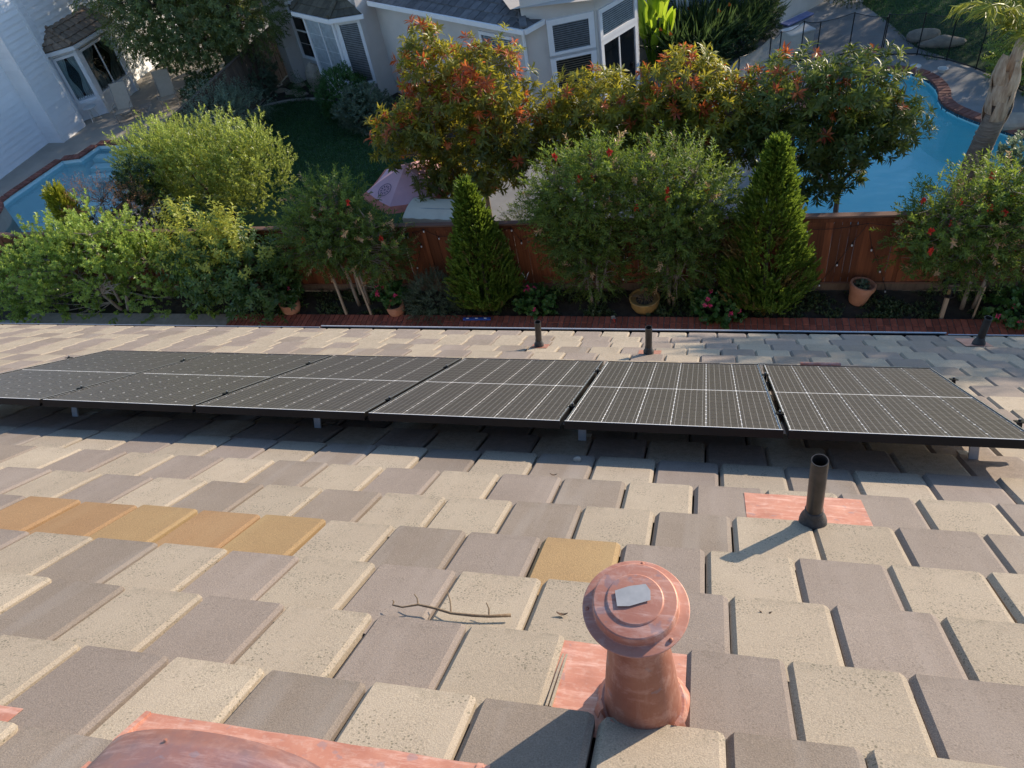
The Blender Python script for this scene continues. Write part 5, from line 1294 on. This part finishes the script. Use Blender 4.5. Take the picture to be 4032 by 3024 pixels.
# ------------------------------------------------------------------ trees and shrubs beyond the fence
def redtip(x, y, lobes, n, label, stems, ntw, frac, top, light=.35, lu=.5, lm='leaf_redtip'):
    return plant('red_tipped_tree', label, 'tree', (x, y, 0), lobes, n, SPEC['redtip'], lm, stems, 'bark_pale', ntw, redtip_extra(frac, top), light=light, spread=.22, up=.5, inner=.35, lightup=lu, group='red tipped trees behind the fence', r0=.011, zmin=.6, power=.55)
redtip(-5.4, 15.5, [(-.5, 0, 4.45, .55, .55, .8), (0.75, 0, 4.0, .95, .8, .85), (-.2, 0, 3.2, 1.35, 1.0, .9), (-1.25, -.1, 2.85, .85, .75, .65), (.2, -.2, 2.1, 1.25, .9, .7), (-.8, -.2, 1.7, .95, .7, .5), (1.15, 0, 2.7, .85, .7, .8)], 1500,
       'tallest red tipped tree with pale trunks in front of the stucco house',
       [([(0, 0, 0), (-.1, 0, 1.2), (-.6, 0, 2.3), (-.7, 0, 3.4), (-.5, 0, 4.6)], .075, .02), ([(.25, 0, 0), (.3, -.1, 1.3), (.65, -.1, 2.2), (.6, 0, 3.2), (.8, 0, 4.3)], .07, .02), ([(-.1, 0, 1.1), (-.9, -.1, 1.8), (-1.4, -.1, 2.7)], .04, .012)], 160, .30, .5, .30, .55)
redtip(-2.45, 15.9, [(0, 0, 3.1, 1.15, .8, .65), (.5, 0, 2.5, .9, .7, .7), (-.7, 0, 2.5, .85, .7, .7), (0, 0, 1.8, 1.2, .7, .6)], 850,
       'lower yellow green red tipped tree before the sliding door', [([(0, 0, 0), (0, 0, 1.5), (.2, 0, 2.8)], .06, .02), ([(0, 0, .6), (-.5, 0, 1.8), (-.7, 0, 2.7)], .04, .015)], 70, .12, .7, .45, .5)
redtip(-.55, 15.9, [(0, 0, 3.35, .95, .75, .7), (.8, 0, 2.85, .85, .7, .7), (-.5, 0, 2.5, .9, .7, .7), (.35, 0, 2.0, 1.2, .8, .7)], 950,
       'orange tinged red tipped tree with bare twigs before the banana plants', [([(0, 0, 0), (.05, 0, 1.3), (.1, 0, 2.6), (0, 0, 3.6)], .06, .015), ([(0, 0, .8), (.6, 0, 1.8), (.9, 0, 2.7)], .045, .012)], 220, .22, .6, .5, .6)
redtip(2.35, 15.9, [(-.6, 0, 3.05, 1.05, .85, .75), (.5, 0, 3.15, .85, .8, .7), (1.25, 0, 2.3, .7, .7, .5), (.6, -.2, 2.2, .8, .7, .5), (-1.35, 0, 2.35, .65, .7, .6), (-.3, 0, 2.1, .9, .8, .5), (.0, -.2, 1.25, .8, .5, .4)], 1250,
       'broad open red tipped tree standing over the right pool', [([(.5, 0, 0), (.45, 0, .9), (1.0, 0, 1.8), (1.4, 0, 2.7)], .065, .015), ([(.45, 0, .7), (-.1, 0, 1.7), (-.6, 0, 2.9)], .055, .015), ([(.7, 0, 1.3), (.6, 0, 2.3), (.6, 0, 3.3)], .045, .012), ([(-.5, 0, 0), (-.6, 0, 1.1), (-1.3, 0, 2.2)], .05, .012)], 260, .10, .6, .5, .35, 'leaf_redtip_green')
plant('upright_shrub', 'large pale green shrub with upright plumes beside the left pool', 'shrub', (-13.0, 16.3, 0),
      [(0, 0, 1.5, 1.35, .95, 1.1), (-1.3, .1, 1.6, 1.05, .85, .95), (1.3, 0, 1.35, .9, .85, .95), (-.55, .1, 2.2, .85, .65, .6), (.6, .1, 2.0, .65, .55, .5), (1.65, .1, 2.05, .32, .32, .65)], 560, SPEC['podo'], 'leaf_podocarpus',
      [([(0, 0, 0), (-.3, 0, 1.2), (-.8, 0, 2.4)], .06, .015), ([(.1, 0, 0), (.4, 0, 1.3), (1.0, 0, 2.2)], .06, .015)], 'bark_dark', 40, light=.36, spread=.16, up=1.5, inner=.5, lightup=.42, jit=.22, plume=(9, .62, .16))
plant('shaded_shrub', 'dark shaded shrub at the foot of the pale plumed shrub by the pool', 'shrub', (-14.6, 15.4, 0), [(0, 0, 1.2, .7, .6, 1.0), (.3, 0, 2.0, .5, .5, .6)], 600, SPEC['small'] | dict(ll=.08, lw=.04), 'leaf_dark', light=.4)
plant('feathery_shrub', 'rusty red feathery shrub standing before the left pool', 'shrub', (-15.0, 14.4, 0), [(0, 0, 2.0, .75, .5, .5), (.7, .1, 1.7, .6, .5, .5), (-.5, 0, 1.8, .5, .4, .4)], 420, dict(n=15, length=.35, ll=.06, lw=.014, ang=(.6, 1.2), droop=.3), 'leaf_nandina',
      [([(0, 0, 0), (0, 0, 1.0), (.1, 0, 2.0)], .02, .008), ([(.1, 0, 0), (.4, 0, 1.0), (.7, 0, 1.8)], .02, .008), ([(.2, 0, 0), (.7, 0, .9), (1.1, 0, 1.5)], .018, .006), ([(-.1, 0, 0), (-.3, 0, 1.0), (-.5, 0, 1.8)], .02, .008)], 'bark_dark', 90, light=.5)
def gold_conifer():
    n = 1400; t = thing('gold_conifer', 'small golden green conifer before the left pool', 'conifer', (-15.85, 14.15, 0))
    z = rng.random(n); a = rng.uniform(0, 2 * PI, n); r = .5 * np.minimum(1, (z / .2) ** .5) * (1 - z * .85) ** .8 * (1 - .3 * rng.random(n)); P = np.stack([r * np.cos(a), r * np.sin(a), .1 + z * 2.35], 1)
    D = unit(np.stack([np.cos(a) * .5, np.sin(a) * .5, np.ones(n)], 1) + rng.normal(0, .2, (n, 3))); V, i = leaf_arrays(P, D, size=rng.uniform(.8, 1.3, n), **SPEC['thuja'])
    leaf_object('crown', t, [(V, (.5 + rng.normal(0, .25, n))[i], 'leaf_gold')]); limbs('trunk', t, [([(0, 0, 0), (0, 0, 1.8)], .04, .01)], 'bark_dark')
gold_conifer()
plant('arching_shrub', 'grey green arching shrub against the weathered fence by the lawn', 'shrub', (-15.1, 20.6, 0), [(0, 0, 1.0, 1.0, 1.3, 1.0), (.3, -1.6, .9, 1.2, 1.2, .9), (.1, 1.2, .8, .8, .9, .7), (.6, -2.6, .8, 1.2, 1.0, .8)], 1900, dict(n=14, length=.4, ll=.07, lw=.03, ang=(.6, 1.2), droop=.4), 'leaf_greygreen', None, light=.75, up=.3)
plant('spreading_tree', 'large grey green tree in front of the white siding house', 'tree', (-17.3, 25.2, 0),
      [(-.2, -.3, 2.9, 2.2, 1.5, 1.2), (-1.9, -.6, 3.0, 1.5, 1.3, 1.1), (1.7, -.4, 2.9, 1.4, 1.3, 1.2), (.1, -1.0, 2.5, 1.6, 1.0, .7), (0, .6, 4.6, 2.6, 1.9, 1.5), (-1.8, 1.4, 5.0, 2.2, 2.0, 1.7), (-2.6, .2, 4.4, 1.6, 1.5, 1.3), (.5, 1.8, 6.0, 2.2, 2.0, 1.5)], 5600, SPEC['olive'], 'leaf_big',
      [([(0, .3, 0), (0, .3, 1.6), (-.3, .2, 3.2), (-.4, .2, 5.0)], .16, .05), ([(0, .3, 1.4), (.9, 0, 2.8), (1.6, -.2, 3.8)], .09, .03), ([(0, .3, 1.5), (-1.0, -.3, 2.9), (-1.6, -.6, 3.8)], .09, .03)], 'bark_dark', 90, light=.42, spread=.25, up=-.1, inner=.4, lightup=.3, zmin=1.1, r0=.012)
plant('corner_shrub', 'dark shrub filling the corner behind the two sling chairs', 'shrub', (-20.9, 27.6, 0), [(0, 0, 1.3, 1.2, .9, 1.3), (1.6, .4, 1.2, 1.0, .9, 1.2), (-1., .6, 1.6, .9, .9, 1.5)], 1100, SPEC['small'] | dict(ll=.10, lw=.05), 'leaf_dark', light=.5)
plant('round_bush', 'round blue green bush at the back corner of the lawn', 'shrub', (-16.2, 24.75, 0), [(0, 0, .75, .95, .8, .75)], 900, SPEC['small'] | dict(ll=.075, lw=.04), 'leaf_greygreen', light=.35, inner=.6)
plant('dark_bush', 'dark green bush in shade left of the round blue green bush', 'shrub', (-17.6, 24.2, 0), [(0, 0, .6, 1.0, .8, .6)], 700, SPEC['small'] | dict(ll=.075, lw=.04), 'leaf_dark', light=.4, inner=.6)
plant('clipped_bush', 'dense clipped dark green bush under the bay window', 'shrub', (-11.75, 22.75, 0), [(0, 0, .75, .75, .7, .75)], 1500, SPEC['small'] | dict(ll=.06, lw=.03), 'leaf_geranium', light=.35, inner=.75, spread=.15)
plant('silver_bush', 'silvery green bush below the clipped bush beside the lawn kerb', 'shrub', (-10.75, 21.9, 0), [(0, 0, .6, .85, .8, .6)], 900, SPEC['small'] | dict(ll=.075, lw=.035), 'leaf_greygreen', light=.5, inner=.6)
plant('fern_patch', 'low fern beside the stone boulder in the shaded bed', 'fern', (-13.9, 24.55, 0), [(0, 0, .2, .6, .35, .25)], 120, dict(n=14, length=.45, ll=.09, lw=.02, ang=(.8, 1.2), droop=.5), 'leaf_geranium', light=.4, zmin=.02)
plant('low_shrub', 'bright lime green low shrub seen over the fence beside the smaller conifer', 'shrub', (-3.75, 14.0, 0), [(0, 0, 1.1, .75, .45, .55)], 700, SPEC['needle'], 'leaf_yellow', light=.7, inner=.5)
plant('low_green_shrub', 'low green shrub along the stucco wall behind the red tipped tree', 'shrub', (-8.6, 22.2, 0), [(0, 0, .4, 1.3, .5, .5)], 500, SPEC['small'], 'leaf_hedge', light=.5)
# broad banana-like leaves and strap-leaved plants by the house
def big_leaf(mb, base, d, up_, L, W, bend):
    """one paddle leaf with a midrib fold"""
    d = d.normalized(); s = d.cross(up_).normalized(); nrm = s.cross(d)
    def fn(u, v):
        w = W * math.sin(PI * min(1, .08 + v * .92)) ** .7 * (u - .5); return base + d * (L * v) - nrm * bend * L * v * v + s * w + nrm * abs(u - .5) * W * .25 + nrm * .012 * math.sin(v * 26) * abs(u - .5)
    mb.grid(fn, 5, 9)
def banana():
    t = thing('banana_plant', 'bright green broad leaved plant lit by the sun beside the sliding door', 'plant', (-1.75, 24.6, 0))
    for k in range(15):
        a = k * 2.4 + rng.uniform(-.3, .3); h = rng.uniform(.7, 2.1); lean = rng.uniform(.12, .4)
        base = Vector((.35 * math.cos(a), .3 * math.sin(a), h)); d = Vector((math.cos(a) * lean, math.sin(a) * lean, 1))
        mb = MB(); big_leaf(mb, base, d, Vector((math.cos(a), math.sin(a), 0)) * -1 + Vector((0, -.8, 0)), rng.uniform(.75, 1.05), rng.uniform(.28, .38), rng.uniform(-.1, .25))
        o = mb.obj('leaf', 'leaf_banana', t, smooth=True); at = o.data.attributes.new('tint', 'FLOAT', 'FACE'); at.data.foreach_set('value', np.full(len(o.data.polygons), float(rng.uniform(.2, 1.)), np.float32))
        st = MB(); st.tube([(.1 * math.cos(a), .1 * math.sin(a), 0), tuple(base)], [.03, .016], 6); st.obj('stalk', 'leaf_banana', t)
banana()
def strap_plant(x, y, r, h, n, label, orange):
    t = thing('strap_leaf_plant', label, 'plant', (x, y, 0), group='strap leaved plants in front of the house')
    a = rng.uniform(0, 2 * PI, n); rr = r * np.sqrt(rng.random(n)); P = np.stack([rr * np.cos(a), rr * np.sin(a) * .7, np.full(n, .05)], 1)
    D = unit(np.stack([np.cos(a) * .45, np.sin(a) * .45, np.ones(n)], 1) + rng.normal(0, .2, (n, 3)))
    V, i = leaf_arrays(P, D, 2, h * .5, h * .75, .07, ang=(.1, .4), droop=.25, start=.5)
    leaf_object('foliage', t, [(V, (.4 + rng.normal(0, .3, n))[i], 'leaf_dark')])
    for k in range(orange):
        p = P[k] + D[k] * h * 1.05; MB().tube([tuple(P[k]), tuple(p)], .012, 5).obj('flower_stalk', 'leaf_dark', t)
        mb = MB(); mb.add([tuple(p), tuple(p + [.01, 0, .10]), tuple(p + [.04, 0, .11]), tuple(p + [.08, 0, .07]), tuple(p + [.11, 0, .0])], [(0, 1, 2), (0, 2, 3), (0, 3, 4)]); mb.obj('flower', 'flower_orange', t)
strap_plant(-.75, 25.15, .8, 1.5, 230, 'strap leaved plant with orange flowers right of the banana plant', 4)
strap_plant(.35, 26.05, .8, 1.35, 220, 'dark strap leaved plant before the clipped hedge', 2)
strap_plant(.9, 27.0, .7, 1.3, 180, 'dark strap leaved plant nearest the pale rear wall', 0)
for x, y, s, lab in ((-.15, 24.6, (.75, .55, .65), 'small clipped hedge block left of the concrete path'), (.75, 25.45, (.6, .55, .7), 'middle clipped hedge block along the concrete path'), (1.5, 26.6, (.6, .6, .95), 'taller clipped hedge block by the pale rear wall')):
    plant('clipped_hedge', lab, 'hedge', (x, y, 0), [(0, 0, s[2] * .75, s[0], s[1], s[2] * .75)], 900, SPEC['small'], 'leaf_dark', light=.45, inner=.75, group='clipped hedges along the path', spread=.15)
def palm():
    t = thing('palm_tree', 'palm with ringed trunk and peeling husks at the right edge', 'palm', (4.82, 14.75, 0))
    path = [(0, 0, 0), (.06, 0, 1.0), (.16, 0, 2.0), (.25, 0, 2.6), (.33, 0, 3.2)]
    MB().tube(path, [.225, .205, .195, .19, .18], 20).obj('trunk', 'bark_palm', t, smooth=True)
    for k in range(22): u = k / 22; z = .6 + 2.1 * u; MB().lathe([(.200 - .012 * u, -.012), (.212 - .012 * u, 0), (.200 - .012 * u, .012)], 20).obj('trunk_ring', 'bark_palm', t, (.04 + .075 * z, 0, z))
    for k in range(13):
        a = k * 2.4; z0 = 2.85 + .06 * k; c = Vector((.27 + .03 * k / 13, 0, z0)); e = Vector((math.cos(a), math.sin(a), 0))
        def fn(u, v): 
            b = a + (u - .5) * (1.5 - .9 * v); r = .195 + .055 * math.sin(PI * v) - .06 * v + .07 * v * (k % 3 == 0); return (c.x + r * math.cos(b), c.y + r * math.sin(b), c.z + .60 * v - .05)
        o = MB().grid(fn, 7, 6).obj('husk', 'palm_husk', t); m = o.modifiers.new('thick', 'SOLIDIFY'); m.thickness = .012
    MB().tube([(.30, 0, 3.3), (.34, 0, 3.9), (.35, 0, 4.5)], [.17, .11, .07], 14).obj('crown_shaft', 'palm_husk', t, smooth=True)
    for k in range(14):
        a = k * 2.4 + .4; el = rng.uniform(.65, 1.35); L = rng.uniform(1.7, 2.3); pts = []
        for q in range(9):
            s = q / 8; pts.append(np.array([.33 + math.cos(a) * L * s * math.cos(el), math.sin(a) * L * s * math.cos(el), 4.35 + L * s * math.sin(el) - .9 * L * s * s * .55]))
        rib = MB(); rib.tube(pts, [.035 - .028 * q / 8 for q in range(9)], 6); fr = rib.obj('frond', 'leaf_palm', t); 
        at = fr.data.attributes.new('tint', 'FLOAT', 'FACE'); at.data.foreach_set('value', np.full(len(fr.data.polygons), .8, np.float32))
        O = []; D = []
        for q in range(1, 8):
            for w in np.linspace(0, 1, 8)[:-1]:
                p = pts[q] * (1 - w) + pts[q + 1 if q < 8 else q] * w; tg = unit(pts[min(q + 1, 8)] - pts[q - 1]); sd_ = unit(np.cross(tg, [0, 0, 1.]))
                for s in (-1, 1): O.append(p); D.append(unit(sd_ * s * .8 + tg * .6 + np.array([0, 0, -.35])))
        V, i = leaf_arrays(np.array(O), np.array(D), 1, .001, .42, .03, ang=(0, .15), droop=.4, start=0, curl=.25)
        leaf_object('leaflets', fr, [(V, rng.uniform(.2, .9, len(V)), 'leaf_palm')])
palm()
plant('leafy_shrub', 'broad leaved green shrub behind the palm beyond the pool fence', 'shrub', (8.3, 22.2, 0), [(0, 0, .9, 1.0, .9, .9), (1.2, -.8, 1.0, 1.1, 1.0, 1.0)], 700, SPEC['yellow'], 'leaf_hedge', light=.3)
plant('white_flower_shrub', 'low shrub with white flowers beyond the path at the top edge', 'shrub', (4.6, 28.9, 0), [(0, 0, .5, .9, .6, .5)], 400, SPEC['small'], 'leaf_dark', dead_extra(0, 'leaf_dead') and None, light=.5, extra=dead_extra(.12, 'flower_white'))
plant('silvery_shrub', 'silvery glossy shrub behind the right bottlebrush beside the palm', 'shrub', (5.7, 14.1, 0), [(.1, 0, 2.1, .8, .5, .7)], 500, SPEC['hedge'], 'leaf_greygreen', [([(0, 0, 0), (.1, 0, 2)], .04, .01)], light=.7)
# trees beyond the right edge, whose shade falls on the pool deck and the far end of the roof
plant('shade_tree', 'tall slender tree beyond the right edge nearest the roof', 'tree', (10.3, 14.5, 0), [(0, 0, 9.75, 1.75, 1.5, .95), (-1.2, 0, 9.4, .9, .9, .6)], 620, dict(n=14, length=.5, ll=.16, lw=.07, ang=(.6, 1.2), droop=.3), 'leaf_big', [([(0, 0, 0), (.1, 0, 5.), (0, 0, 9.8)], .2, .06)], 'bark_dark', 20, light=.4, inner=.2, zmin=1.8, group='shade trees beyond the right edge', power=.7)
plant('sun_blocking_tree', 'tall tree added behind the large grey green tree to shade the white house', 'tree', (-18.6, 29.0, 0), [(0, 0, 4.5, 3.2, 2.2, 2.0), (-1.5, .5, 6.0, 2.6, 2.2, 1.8), (2, 0, 5.2, 2.2, 2.0, 1.8), (.8, .3, 2.6, 3.0, 1.8, 1.4)], 3400, dict(n=14, length=.5, ll=.17, lw=.07, ang=(.6, 1.2), droop=.3), 'leaf_big', [([(0, 0, 0), (.1, 0, 3.), (0, 0, 6)], .2, .06)], 'bark_dark', 20, light=.4, inner=.4, zmin=1.2)  # added tree, mostly above view, blocking sun from the white house and left patio
for x, y, h, r, lab in ((10.6, 25.2, 7.5, 2.8, 'broad tree beyond the right edge behind the pool deck'), (12.2, 31.5, 8.5, 3.6, 'tall tree beyond the right edge behind the far lawn'), (12.5, 37.5, 6.5, 3.4, 'tree behind the far lawn above the top edge')):
    plant('shade_tree', lab, 'tree', (x, y, 0), [(0, 0, h * .66, r, r, h * .32), (r * .5, -.4, h * .5, r * .8, r * .8, h * .22), (-r * .5, .4, h * .55, r * .8, r * .8, h * .22)], 1900, dict(n=14, length=.5, ll=.16, lw=.07, ang=(.6, 1.2), droop=.3), 'leaf_big', [([(0, 0, 0), (.1, 0, h * .4), (0, 0, h * .8)], .2, .06)], 'bark_dark', 20, light=.4, inner=.4, zmin=1.8, group='shade trees beyond the right edge')
